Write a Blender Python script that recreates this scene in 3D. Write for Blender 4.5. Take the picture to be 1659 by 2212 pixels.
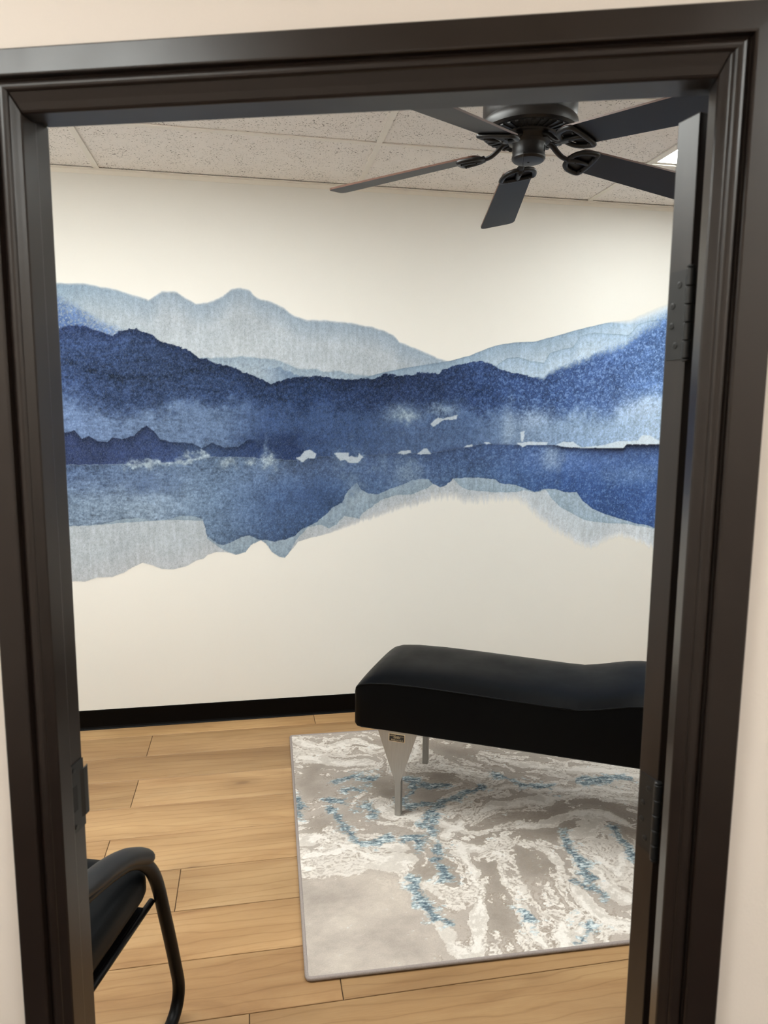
import bpy, bmesh, math, random
import numpy as np
from mathutils import Vector, Matrix

# ---------------------------------------------------------------- camera, light, exposure
scene = bpy.context.scene
COL = scene.collection
for o in list(bpy.data.objects):
    bpy.data.objects.remove(o)

cam_data = bpy.data.cameras.new('camera')
cam = bpy.data.objects.new('camera', cam_data)
COL.objects.link(cam)
cam_data.sensor_fit = 'VERTICAL'
cam_data.sensor_height = 36.0
cam_data.lens = 36.0 * 1545.0 / 2212.0
cam_data.clip_start = 0.02
cam_data.dof.use_dof = True
cam_data.dof.focus_distance = 3.2
cam_data.dof.aperture_fstop = 6.5
R3 = Matrix(((0.983009, 0.017557, -0.182717),
             (-0.183399, 0.135461, -0.973661),
             (0.007656, 0.990627, 0.136380)))
cam.matrix_world = Matrix.Translation((0, 0, 1.6)) @ R3.to_4x4()
scene.camera = cam

world = bpy.data.worlds.new('world')
scene.world = world
world.use_nodes = True
bg = world.node_tree.nodes['Background']
bg.inputs['Color'].default_value = (1.0, 0.95, 0.88, 1)
bg.inputs['Strength'].default_value = 0.03

vs = scene.view_settings
vs.view_transform = 'Standard'
vs.look = 'None'
vs.gamma = 1.0
vs.use_curve_mapping = False
vs.exposure = 0.0

ROOM_LIGHT = 15.4          # emission of the ceiling panels in the room
HALL_LIGHT = 19.5           # emission of the ceiling panels in the hall
LIGHT_COLOR = (0.97, 1.0, 0.965, 1)

# ---------------------------------------------------------------- main dimensions
TH = math.radians(-18.32)          # the door wall stands askew to the room
DXv = Vector((math.cos(TH), math.sin(TH), 0))
DNv = Vector((-math.sin(TH), math.cos(TH), 0))
CEIL = 2.70
YB = 3.658                          # back wall
XL, XR = -2.0, 3.6
N_HALL, N_ROOM = 0.977, 1.075       # faces of the door wall
random.seed(4)

# ---------------------------------------------------------------- helpers
def new_obj(name, bm, mat=None, parent=None, smooth=False, recalc=True):
    if recalc:
        bmesh.ops.recalc_face_normals(bm, faces=bm.faces)
    me = bpy.data.meshes.new(name)
    bm.to_mesh(me)
    bm.free()
    if smooth:
        for p in me.polygons:
            p.use_smooth = True
    if mat:
        me.materials.append(mat)
    o = bpy.data.objects.new(name, me)
    COL.objects.link(o)
    if parent:
        o.parent = parent
    return o

def empty(name, loc=(0, 0, 0), rz=0.0, parent=None):
    o = bpy.data.objects.new(name, None)
    o.empty_display_size = 0.1
    COL.objects.link(o)
    o.location = loc
    o.rotation_euler = (0, 0, rz)
    if parent:
        o.parent = parent
    return o

def tag(o, label, cat, group=None):
    o['label'] = label
    o['category'] = cat
    if group:
        o['group'] = group
    return o

def struct(o, label=None, cat=None):
    o['kind'] = 'structure'
    if label:
        o['label'] = label
        o['category'] = cat
    return o

def bevel(o, w=0.002, seg=2, angle=40):
    m = o.modifiers.new('bevel', 'BEVEL')
    m.width = w
    m.segments = seg
    m.limit_method = 'ANGLE'
    m.angle_limit = math.radians(angle)
    m.harden_normals = False
    return o

def box(bm, x0, x1, y0, y1, z0, z1):
    v = [bm.verts.new(p) for p in ((x0, y0, z0), (x1, y0, z0), (x1, y1, z0), (x0, y1, z0),
                                   (x0, y0, z1), (x1, y0, z1), (x1, y1, z1), (x0, y1, z1))]
    for f in ((0, 3, 2, 1), (4, 5, 6, 7), (0, 1, 5, 4), (1, 2, 6, 5), (2, 3, 7, 6), (3, 0, 4, 7)):
        bm.faces.new([v[i] for i in f])

def bx(*a):
    bm = bmesh.new()
    box(bm, *a)
    return bm

def prism(bm, ring0, ring1):
    """solid between two matching closed rings of points"""
    a = [bm.verts.new(p) for p in ring0]
    b = [bm.verts.new(p) for p in ring1]
    n = len(a)
    for i in range(n):
        j = (i + 1) % n
        bm.faces.new((a[i], a[j], b[j], b[i]))
    bm.faces.new(list(reversed(a)))
    bm.faces.new(b)

def loft(bm, rings, cap=True, closed=True):
    vr = [[bm.verts.new(p) for p in r] for r in rings]
    for a, b in zip(vr, vr[1:]):
        n = len(a)
        for i in range(n if closed else n - 1):
            j = (i + 1) % n
            bm.faces.new((a[i], a[j], b[j], b[i]))
    if cap:
        bm.faces.new(list(reversed(vr[0])))
        bm.faces.new(vr[-1])
    return vr

def smooth_path(pts, n=6):
    """Catmull-Rom through pts"""
    P = [Vector(p) for p in pts]
    P = [P[0] * 2 - P[1]] + P + [P[-1] * 2 - P[-2]]
    out = []
    for i in range(1, len(P) - 2):
        for k in range(n):
            t = k / n
            a, b, c, d = P[i - 1], P[i], P[i + 1], P[i + 2]
            out.append(0.5 * ((2 * b) + (c - a) * t + (2 * a - 5 * b + 4 * c - d) * t * t + (3 * b - a - 3 * c + d) * t ** 3))
    out.append(P[-2])
    return out

def tube(bm, pts, r, seg=10, closed=False, flat=None, up=None):
    """round (or flattened) tube along pts; r may be a list"""
    P = [Vector(p) for p in pts]
    n = len(P)
    rr = r if isinstance(r, (list, tuple)) else [r] * n
    rings = []
    prev = None
    for i in range(n):
        if closed:
            t = P[(i + 1) % n] - P[i - 1]
        else:
            t = P[min(i + 1, n - 1)] - P[max(i - 1, 0)]
        t.normalize()
        if up is not None:
            a = Vector(up).cross(t)
            if a.length < 1e-5:
                a = prev or t.orthogonal()
        elif prev is None:
            a = t.orthogonal()
        else:
            a = prev - t * prev.dot(t)
        a.normalize()
        prev = a
        b = t.cross(a)
        fl = flat if flat else 1.0
        rings.append([P[i] + a * (rr[i] * math.cos(q)) + b * (rr[i] * fl * math.sin(q))
                      for q in [2 * math.pi * k / seg for k in range(seg)]])
    if closed:
        rings.append(rings[0])
        vr = [[bm.verts.new(p) for p in ring] for ring in rings[:-1]]
        vr.append(vr[0])
        for a, b in zip(vr, vr[1:]):
            for k in range(seg):
                j = (k + 1) % seg
                bm.faces.new((a[k], a[j], b[j], b[k]))
    else:
        loft(bm, rings)

def lathe(bm, prof, seg=40, z0=0.0, cx=0.0, cy=0.0):
    """prof: (r, z) pairs, open profile, capped"""
    rings = [[(cx + r * math.cos(2 * math.pi * k / seg), cy + r * math.sin(2 * math.pi * k / seg), z0 + z)
              for k in range(seg)] for r, z in prof]
    loft(bm, rings)

# ---------------------------------------------------------------- materials
def s2l(c):
    c = np.asarray(c, float) / 255.0
    return np.where(c <= 0.04045, c / 12.92, ((c + 0.055) / 1.055) ** 2.4)

def rgb(*c):
    r = s2l(c)
    return (float(r[0]), float(r[1]), float(r[2]), 1.0)

class Mat:
    def __init__(self, name, color=(0.8, 0.8, 0.8, 1), rough=0.5, metal=0.0, spec=0.5):
        self.m = bpy.data.materials.new(name)
        self.m.use_nodes = True
        self.nt = self.m.node_tree
        self.n = self.nt.nodes
        self.b = self.n['Principled BSDF']
        self.b.inputs['Base Color'].default_value = color
        self.b.inputs['Roughness'].default_value = rough
        self.b.inputs['Metallic'].default_value = metal
        self.b.inputs['Specular IOR Level'].default_value = spec

    def add(self, typ, **kw):
        nd = self.n.new(typ)
        for k, v in kw.items():
            if k in nd.inputs:
                nd.inputs[k].default_value = v
            else:
                setattr(nd, k, v)
        return nd

    def link(self, a, b):
        self.nt.links.new(a, b)

    def coord(self, kind='Object', scale=(1, 1, 1), offset=None):
        tc = self.add('ShaderNodeTexCoord')
        mp = self.add('ShaderNodeMapping')
        mp.inputs['Scale'].default_value = scale
        self.link(tc.outputs[kind], mp.inputs['Vector'])
        if offset is not None:
            self.link(offset, mp.inputs['Location'])
        return mp.outputs['Vector']

    def noise(self, vec, scale, detail=4, rough=0.55, dist=0.0):
        nd = self.add('ShaderNodeTexNoise')
        nd.inputs['Scale'].default_value = scale
        nd.inputs['Detail'].default_value = detail
        nd.inputs['Roughness'].default_value = rough
        nd.inputs['Distortion'].default_value = dist
        if vec is not None:
            self.link(vec, nd.inputs['Vector'])
        return nd.outputs['Fac']

    def ramp(self, fac, stops, interp='LINEAR'):
        nd = self.add('ShaderNodeValToRGB')
        cr = nd.color_ramp
        cr.interpolation = interp
        while len(cr.elements) < len(stops):
            cr.elements.new(0.5)
        for e, (p, c) in zip(cr.elements, stops):
            e.position = p
            e.color = c if len(c) == 4 else (*c, 1)
        self.link(fac, nd.inputs['Fac'])
        return nd.outputs['Color']

    def mix(self, fac, a, b, mode='MIX'):
        nd = self.add('ShaderNodeMix')
        nd.data_type = 'RGBA'
        nd.blend_type = mode
        for sock, v in ((nd.inputs['Factor'], fac), (nd.inputs[6], a), (nd.inputs[7], b)):
            if isinstance(v, (int, float)):
                sock.default_value = v
            elif isinstance(v, tuple):
                sock.default_value = v
            else:
                self.link(v, sock)
        return nd.outputs[2]

    def math(self, op, a, b=0.0, clamp=False):
        nd = self.add('ShaderNodeMath')
        nd.operation = op
        nd.use_clamp = clamp
        for s, v in zip(nd.inputs, (a, b)):
            if isinstance(v, (int, float)):
                s.default_value = v
            else:
                self.link(v, s)
        return nd.outputs[0]

    def bump(self, height, strength=0.2, dist=0.002):
        nd = self.add('ShaderNodeBump')
        nd.inputs['Strength'].default_value = strength
        nd.inputs['Distance'].default_value = dist
        self.link(height, nd.inputs['Height'])
        self.link(nd.outputs['Normal'], self.b.inputs['Normal'])
        return nd

    def base(self, sock):
        self.link(sock, self.b.inputs['Base Color'])

G1 = (1, 1, 1, 1)
G0 = (0, 0, 0, 1)
WALL = (0.80, 0.795, 0.765, 1)

def mat_wall():
    M = Mat('wall_paint', WALL, 0.8, spec=0.06)
    v = M.coord()
    big = M.noise(v, 1.3, 3)
    M.base(M.mix(big, (0.79, 0.785, 0.755, 1), (0.81, 0.805, 0.775, 1)))
    M.bump(M.noise(v, 260, 3), 0.10, 0.001)
    return M.m

def mat_hall_wall():
    M = Mat('hall_wall_paint', (0.74, 0.66, 0.57, 1), 0.5, spec=0.3)
    v = M.coord()
    M.base(M.mix(M.noise(v, 2.0, 3), (0.76, 0.685, 0.62, 1), (0.79, 0.715, 0.65, 1)))
    M.bump(M.noise(v, 180, 4), 0.18, 0.0015)
    return M.m

def mat_mural():
    M = Mat('mural_print', rough=0.8, spec=0.06)
    at = M.add('ShaderNodeAttribute', attribute_name='Pigment')
    v = M.coord()
    g = M.noise(v, 230, 3, 0.7)
    gv = M.noise(M.coord(scale=(1, 1, 0.35)), 300, 2, 0.6)
    gg = M.math('MULTIPLY', M.math('ADD', g, gv), 0.5)
    k = M.ramp(gg, [(0.30, (0.62, 0.64, 0.68)), (0.5, (1, 1, 1)), (0.70, (1.0, 1.0, 1.0))])
    lighten = M.ramp(gg, [(0.5, G0), (0.72, (0.13, 0.13, 0.13))])
    al = M.math('MULTIPLY', at.outputs['Alpha'], 1.0)
    c = M.mix(al, at.outputs['Color'], M.mix(1.0, at.outputs['Color'], k, 'MULTIPLY'))
    c2 = M.mix(M.math('MULTIPLY', lighten, al), c, (0.55, 0.64, 0.72, 1))
    M.base(c2)
    M.bump(g, 0.08, 0.001)
    return M.m

def mat_frame():
    M = Mat('espresso_paint', (0.020, 0.0135, 0.0105, 1), 0.30, spec=0.5)
    v = M.coord()
    n = M.noise(v, 14, 4)
    M.base(M.ramp(n, [(0.3, (0.0125, 0.0075, 0.0056)), (0.7, (0.0145, 0.009, 0.0068))]))
    r = M.ramp(n, [(0.3, (0.29, 0.29, 0.29)), (0.7, (0.33, 0.33, 0.33))])
    M.link(r, M.b.inputs['Roughness'])
    M.bump(M.noise(v, 420, 2), 0.05, 0.0005)
    return M.m

def mat_door():
    M = Mat('espresso_door', (0.024, 0.017, 0.014, 1), 0.36, spec=0.5)
    v = M.coord(scale=(1, 1, 0.12))
    n = M.noise(v, 40, 5)
    M.base(M.ramp(n, [(0.3, (0.010, 0.0062, 0.005)), (0.7, (0.017, 0.011, 0.009))]))
    M.bump(n, 0.12, 0.0008)
    return M.m

def mat_plank():
    M = Mat('oak_plank', rough=0.42, spec=0.4)
    oi = M.add('ShaderNodeObjectInfo')
    cx = M.add('ShaderNodeCombineXYZ')
    M.link(M.math('MULTIPLY', oi.outputs['Random'], 37.0), cx.inputs['X'])
    M.link(M.math('MULTIPLY', oi.outputs['Random'], 91.0), cx.inputs['Y'])
    off = cx.outputs['Vector']
    vs_ = M.coord(scale=(0.5, 3.2, 1), offset=off)
    grain = M.noise(vs_, 2.4, 6, 0.6, 1.1)
    fine = M.noise(M.coord(scale=(4, 130, 1), offset=off), 2.0, 3, 0.6)
    tone = M.noise(M.coord(scale=(0.7, 2.2, 1), offset=off), 1.6, 2)
    base = M.ramp(grain, [(0.22, rgb(158, 121, 83)), (0.40, rgb(188, 151, 108)), (0.58, rgb(202, 167, 123)), (0.78, rgb(212, 180, 137))])
    warm = M.ramp(tone, [(0.34, (0.73, 0.69, 0.655)), (0.64, (0.95, 0.925, 0.90))])
    c = M.mix(1.0, base, warm, 'MULTIPLY')
    c = M.mix(0.22, c, M.ramp(fine, [(0.3, (0.74, 0.71, 0.67)), (0.6, (1.05, 1.05, 1.05))]), 'MULTIPLY')
    # cathedral lines
    wv = M.add('ShaderNodeTexWave', wave_type='BANDS', bands_direction='Y')
    wv.inputs['Scale'].default_value = 2.6
    wv.inputs['Distortion'].default_value = 9.0
    wv.inputs['Detail'].default_value = 3
    wv.inputs['Detail Scale'].default_value = 0.9
    M.link(M.coord(scale=(0.75, 3.2, 1), offset=off), wv.inputs['Vector'])
    lines = M.ramp(wv.outputs['Fac'], [(0.0, (0.72, 0.66, 0.58)), (0.06, (0.96, 0.95, 0.94)), (0.3, (1, 1, 1)), (1, (1, 1, 1))])
    c = M.mix(0.6, c, lines, 'MULTIPLY')
    # knots
    vo = M.add('ShaderNodeTexVoronoi', feature='F1')
    vo.inputs['Scale'].default_value = 1.0
    dv = M.coord(scale=(2.0, 4.8, 1), offset=off)
    wob = M.mix(0.06, dv, M.add('ShaderNodeTexNoise', Scale=9.0).outputs['Color'], 'ADD')
    M.link(wob, vo.inputs['Vector'])
    kn = M.ramp(vo.outputs['Distance'], [(0.0, G1), (0.05, (0.85, 0.85, 0.85)), (0.085, (0.38, 0.38, 0.38)), (0.24, G0)])
    c = M.mix(M.math('MULTIPLY', kn, 0.75), c, rgb(112, 80, 52))
    # every plank has a tone of its own
    pt = M.ramp(oi.outputs['Random'], [(0.0, (0.70, 0.67, 0.62)), (0.34, (0.80, 0.79, 0.77)), (0.36, (0.93, 0.92, 0.90)), (0.66, (0.97, 0.97, 0.95)), (0.68, (0.84, 0.81, 0.77)), (1.0, (1.04, 1.03, 1.00))])
    c = M.mix(1.0, c, pt, 'MULTIPLY')
    M.base(c)
    M.bump(M.math('ADD', M.math('MULTIPLY', grain, 0.6), M.math('MULTIPLY', fine, 0.4)), 0.10, 0.001)
    return M.m

def mat_tile():
    M = Mat('acoustic_tile', rgb(224, 217, 205), 0.9, spec=0.1)
    oi = M.add('ShaderNodeObjectInfo')
    cx = M.add('ShaderNodeCombineXYZ')
    M.link(M.math('MULTIPLY', oi.outputs['Random'], 53.0), cx.inputs['X'])
    v = M.coord(scale=(1, 1, 1), offset=cx.outputs['Vector'])
    pit = M.noise(v, 135, 2, 0.5, 0.8)
    area = M.noise(v, 9, 2)
    p2 = M.math('ADD', pit, M.math('MULTIPLY', area, 0.22))
    msk = M.ramp(p2, [(0.735, G0), (0.775, G1)])
    soft = M.noise(v, 30, 3)
    b = M.mix(soft, rgb(236, 232, 228), rgb(244, 240, 236))
    M.base(M.mix(M.math('MULTIPLY', msk, 0.8), b, rgb(96, 88, 80)))
    h = M.math('SUBTRACT', soft, M.math('MULTIPLY', msk, 1.5))
    M.bump(h, 0.5, 0.002)
    return M.m

def mat_rug():
    M = Mat('rug_pile', rough=0.85, spec=0.15)
    at = M.add('ShaderNodeAttribute', attribute_name='Fibre')
    v = M.coord()
    n2 = M.noise(M.coord(scale=(1, 2.2, 1)), 260, 2, 0.6)
    weave = M.noise(v, 900, 1)
    c = M.mix(0.35, at.outputs['Color'], M.ramp(n2, [(0.3, (0.70, 0.70, 0.70)), (0.7, (1.20, 1.20, 1.20))]), 'MULTIPLY')
    c = M.mix(0.22, c, M.ramp(weave, [(0.3, (0.6, 0.6, 0.6)), (0.7, (1.2, 1.2, 1.2))]), 'MULTIPLY')
    M.base(c)
    M.bump(M.math('ADD', weave, n2), 0.25, 0.002)
    return M.m

def mat_leather(name, c, rough, bump=0.1, spec=0.5):
    M = Mat(name, c, rough, spec=spec)
    v = M.coord()
    M.bump(M.noise(v, 500, 3), bump, 0.0006)
    M.link(M.ramp(M.noise(v, 8, 3), [(0.3, (rough - .04,) * 3), (0.7, (rough + .05,) * 3)]), M.b.inputs['Roughness'])
    return M.m

def mat_plain(name, c, rough=0.5, metal=0.0, spec=0.5, ns=60, var=0.12, bump=0.03):
    M = Mat(name, c, rough, metal, spec)
    v = M.coord()
    n = M.noise(v, ns, 3)
    lo = tuple(x * (1 - var) for x in c[:3]) + (1,)
    hi = tuple(x * (1 + var) for x in c[:3]) + (1,)
    M.base(M.mix(n, lo, hi))
    M.bump(n, bump, 0.0006)
    return M.m

def mat_steel():
    M = Mat('brushed_steel', (0.40, 0.375, 0.345, 1), 0.42, 0.75, 0.5)
    v = M.coord(scale=(40, 40, 1.5))
    n = M.noise(v, 12, 3)
    M.base(M.ramp(n, [(0.3, (0.36, 0.35, 0.33)), (0.7, (0.44, 0.43, 0.41))]))
    M.link(M.ramp(n, [(0.3, (0.36,) * 3), (0.7, (0.5,) * 3)]), M.b.inputs['Roughness'])
    return M.m

def mat_emit(name, strength):
    M = Mat(name, (0.9, 0.9, 0.88, 1), 0.5)
    M.b.inputs['Emission Color'].default_value = LIGHT_COLOR
    M.b.inputs['Emission Strength'].default_value = strength
    return M.m

MT = dict(wall=mat_wall(), hall=mat_hall_wall(), mural=mat_mural(), frame=mat_frame(), door=mat_door(), plank=mat_plank(),
          tile=mat_tile(), rug=mat_rug(), steel=mat_steel(),
          leather=mat_leather('black_vinyl', (0.0014, 0.0016, 0.0020, 1), 0.42, spec=0.10),
          chairpad=mat_leather('chair_leather', (0.0018, 0.0022, 0.0027, 1), 0.48, spec=0.12),
          armpad=mat_plain('arm_urethane', (0.008, 0.008, 0.009, 1), 0.5, spec=0.4),
          tube=mat_plain('black_tube', (0.0018, 0.0014, 0.0014, 1), 0.40, spec=0.12),
          cove=mat_plain('cove_base', (0.0016, 0.0013, 0.0013, 1), 0.42, spec=0.08),
          grid=mat_plain('grid_enamel', rgb(234, 230, 222), 0.5, ns=20, var=0.03),
          bind=mat_plain('rug_binding', rgb(152, 142, 138), 0.85, ns=300, var=0.25, bump=0.3),
          bronze=mat_plain('fan_bronze', (0.0075, 0.006, 0.0056, 1), 0.42, 0.0, 0.35),
          dark=mat_plain('dark_recess', (0.004, 0.004, 0.004, 1), 0.7),
          blade=mat_plain('blade_walnut', (0.008, 0.0062, 0.0068, 1), 0.45, spec=0.3, ns=25, var=0.25),
          bladeedge=mat_plain('blade_edge', (0.075, 0.032, 0.020, 1), 0.45),
          hinge=mat_plain('hinge_bronze', (0.014, 0.014, 0.0142, 1), 0.42, 0.3),
          brass=mat_plain('brass', (0.55, 0.38, 0.14, 1), 0.35, 0.9),
          gold=mat_plain('label_gold', (0.62, 0.50, 0.32, 1), 0.5),
          labelblack=mat_plain('label_black', (0.012, 0.011, 0.010, 1), 0.5),
          chrome=mat_plain('chrome', (0.6, 0.6, 0.6, 1), 0.25, 1.0),
          hallfloor=mat_plain('hall_carpet', rgb(46, 38, 33), 0.9, ns=200, var=0.2, bump=0.3),  # unseen carpet, made dark to cut light bounced up onto the door frame
          subfloor=mat_plain('plank_joint', rgb(58, 40, 24), 0.8),
          hallceil=mat_plain('hall_ceiling', rgb(222, 214, 202), 0.9, ns=120, var=0.08, bump=0.2),
          emit=mat_emit('room_diffuser', ROOM_LIGHT), hemit=mat_emit('hall_diffuser', HALL_LIGHT))

# ---------------------------------------------------------------- the room shell
S_L = (XL - math.sin(-TH) * N_ROOM) / math.cos(TH) - 0.05
S_R = (XR - math.sin(-TH) * N_ROOM) / math.cos(TH) + 0.05

def dw(s, n):
    """door-wall coordinates to room coordinates"""
    p = DXv * s + DNv * n
    return p.x, p.y

# back wall, left wall, right wall
struct(new_obj('wall_back', bx(XL - .1, XR + .1, YB, YB + .1, -0.02, CEIL + .12), MT['wall']), 'cream back wall that carries the blue mural', 'wall')
yl = dw(S_L, N_ROOM)[1]
struct(new_obj('wall_left', bx(XL - .1, XL, 1.5, YB, -0.02, CEIL + .12), MT['wall']), 'cream left wall of the treatment room', 'wall')
struct(new_obj('wall_right', bx(XR, XR + .1, -0.4, YB, -0.02, CEIL + .12), MT['wall']), 'cream right wall of the treatment room', 'wall')

# door wall with its opening
OP_L, OP_R, OP_T = -0.700, 0.330, 2.068
bm = bmesh.new()
for s0, s1, z0 in ((S_L, OP_L, 0.0), (OP_R, S_R, 0.0), (OP_L, OP_R, OP_T)):
    box(bm, s0, s1, N_HALL, N_ROOM, z0 if z0 else -0.02, CEIL + .12)
w = struct(new_obj('wall_front', bm, MT['hall']), 'cream wall around the dark brown doorway', 'wall')
w.rotation_euler.z = TH

# hall behind the camera
HN = -1.05
def hall_obj(name, bm, m, label, cat):
    o = struct(new_obj(name, bm, MT[m]), label, cat)
    o.rotation_euler.z = TH
    return o
hall_obj('wall_hall_back', bx(-2.4, 2.4, HN - .1, HN, -0.02, CEIL + .1), 'hall', 'cream hallway wall facing the doorway', 'wall')
hall_obj('wall_hall_left', bx(-2.5, -2.4, HN - .1, N_HALL, -0.02, CEIL + .1), 'hall', 'cream wall at the left end of the hallway', 'wall')
hall_obj('wall_hall_right', bx(2.4, 2.5, HN - .1, N_HALL, -0.02, CEIL + .1), 'hall', 'cream wall at the right end of the hallway', 'wall')
hall_obj('floor_hall', bx(-2.4, 2.4, HN, N_HALL, -0.06, 0.0), 'hallfloor', 'dark carpet of the hallway', 'floor')
bm = bmesh.new()
HPAN = ((-2.05, -0.85, -0.62, -0.02), (0.95, 2.15, -0.75, -0.15))
hall_obj('ceiling_hall', bx(-2.4, 2.4, HN, N_HALL, CEIL, CEIL + .1), 'hallceil', 'pale ceiling of the hallway', 'ceiling')
HT = ('white hallway ceiling light panel left of the doorway', 'white hallway ceiling light panel right of the doorway')
for (s0, s1, n0, n1), lab in zip(HPAN, HT):
    e = empty('ceiling_light', (*dw((s0 + s1) / 2, (n0 + n1) / 2), CEIL), TH)
    tag(e, lab, 'light', 'hallway ceiling lights')
    a, b = (s1 - s0) / 2, (n1 - n0) / 2
    bm = bmesh.new()
    for q in ((-a, a, -b, -b + .03), (-a, a, b - .03, b), (-a, -a + .03, -b + .03, b - .03), (a - .03, a, -b + .03, b - .03)):
        box(bm, *q, -0.02, -0.0005)
    new_obj('frame', bm, MT['grid'], e)
    new_obj('diffuser', bx(-a + .03, a - .03, -b + .03, b - .03, -0.012, -0.001), MT['hemit'], e)

# ---------------------------------------------------------------- plank floor
floor_outline = [(XL, dw(S_L, N_ROOM)[1] - .2), (XL, YB), (XR, YB), (XR, -0.4), dw(0.5, N_HALL), dw(-0.75, N_HALL)]
def front_y(x, n=N_HALL):
    return (n - math.sin(-TH) * x) / math.cos(TH)
bm = bmesh.new()
prism(bm, [(XL, front_y(XL), -0.06), (XR, front_y(XR), -0.06), (XR, YB, -0.06), (XL, YB, -0.06)],
      [(XL, front_y(XL), -0.004), (XR, front_y(XR), -0.004), (XR, YB, -0.004), (XL, YB, -0.004)])
floor = struct(new_obj('floor', bm, MT['subfloor']), 'light oak plank floor of the treatment room', 'floor')
PW, PL = 0.2226, 1.524
def plank_mesh(pts):
    """pts: plan outline; bevelled top edge, top at z = 0"""
    bm = bmesh.new()
    c = Vector((sum(p[0] for p in pts) / len(pts), sum(p[1] for p in pts) / len(pts), 0))
    def ins(d, z):
        out = []
        n = len(pts)
        for i in range(n):
            a, b, cc = Vector((*pts[i - 1], 0)), Vector((*pts[i], 0)), Vector((*pts[(i + 1) % n], 0))
            d1, d2 = (b - a).normalized(), (cc - b).normalized()
            n1, n2 = Vector((-d1.y, d1.x, 0)), Vector((-d2.y, d2.x, 0))
            q = b + (n1 + n2) * (d / max(0.3, 1 + n1.dot(n2)))
            out.append((q.x, q.y, z))
        return out
    loft(bm, [ins(0.0012, -0.004), ins(0.0012, -0.0012), ins(0.0026, 0.0)])
    return bm
def clip_front(pts):
    """clip a polygon to the room side of the hall face of the door wall"""
    f = lambda p: math.sin(-TH) * p[0] + math.cos(TH) * p[1] - (N_HALL + 0.012)
    out = []
    for a, b in zip(pts, pts[1:] + pts[:1]):
        fa, fb = f(a), f(b)
        if fa >= 0:
            out.append(a)
        if fa * fb < 0:
            t = fa / (fa - fb)
            out.append((a[0] + (b[0] - a[0]) * t, a[1] + (b[1] - a[1]) * t))
    return out
y_top = 3.537 + PW
JOINTS = {0: 0.31, 1: -0.502, 2: 0.52, 3: -0.505, 4: 0.62, 5: 0.98, 6: -0.266, 7: 0.70, 8: 0.227, 9: -0.028, 10: 0.62}
shared = {}
rowi = 0
y1 = y_top
while y1 > -0.3:
    y0 = y1 - PW
    j = JOINTS.get(rowi, random.uniform(0, PL))
    x = j - PL * 3
    while x < XR:
        a, b = max(x, XL), min(x + PL, XR)
        x += PL
        if b - a < 0.01:
            continue
        ya, yb = y0, min(y1, YB)
        full = abs(b - a - PL) < 1e-6 and abs(yb - y1) < 1e-6
        pts = [(a, ya), (b, ya), (b, yb), (a, yb)]
        cp = clip_front(pts)
        if len(cp) < 3:
            continue
        area = 0.5 * abs(sum(p[0] * q[1] - q[0] * p[1] for p, q in zip(cp, cp[1:] + cp[:1])))
        if area < 0.002:
            continue
        cxy = ((a + b) / 2, (ya + y1) / 2)
        if full and len(cp) == 4 and cp == pts:
            if 'm' not in shared:
                o = new_obj('plank', plank_mesh([(p[0] - cxy[0], p[1] - cxy[1]) for p in pts]), MT['plank'], floor)
                shared['m'] = o.data
            else:
                o = bpy.data.objects.new('plank', shared['m'])
                COL.objects.link(o)
                o.parent = floor
        else:
            o = new_obj('plank', plank_mesh([(p[0] - cxy[0], p[1] - cxy[1]) for p in cp]), MT['plank'], floor)
        o.location = (cxy[0], cxy[1], 0)
    y1 = y0
    rowi += 1

# ---------------------------------------------------------------- suspended ceiling
bm = bmesh.new()
prism(bm, [(XL, front_y(XL, N_ROOM), CEIL + .03), (XR, front_y(XR, N_ROOM), CEIL + .03), (XR, YB, CEIL + .03), (XL, YB, CEIL + .03)],
      [(XL, front_y(XL, N_ROOM), CEIL + .10), (XR, front_y(XR, N_ROOM), CEIL + .10), (XR, YB, CEIL + .10), (XL, YB, CEIL + .10)])
ceiling = struct(new_obj('ceiling', bm, MT['hallceil']), 'suspended acoustic tile ceiling of the treatment room', 'ceiling')
GX = [-0.667 + 1.2115 * k for k in range(-1, 4)]
GY = [3.083 - 0.597 * k for k in range(0, 6)]
xs = [XL] + [g for g in GX if XL < g < XR] + [XR]
ys = [YB] + [g for g in GY if g > -0.3] + [-0.4]
LIGHT_CELLS = {(4, 1): 'white ceiling light panel right of the fan', (1, 2): 'white ceiling light panel on the left side of the room',
               (2, 2): 'white fill light panel added just left of the fan',  # unseen panel, added to brighten the lower back wall
               (4, 3): 'white fill light panel added near the open door'}  # unseen panel, added so more light comes from away from the back wall
def clip_room(pts):
    f = lambda p: math.sin(-TH) * p[0] + math.cos(TH) * p[1] - (N_ROOM + 0.002)
    out = []
    for a, b in zip(pts, pts[1:] + pts[:1]):
        fa, fb = f(a), f(b)
        if fa >= 0:
            out.append(a)
        if fa * fb < 0:
            t = fa / (fa - fb)
            out.append((a[0] + (b[0] - a[0]) * t, a[1] + (b[1] - a[1]) * t))
    return out
tile_mesh = {}
lights = []
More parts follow.
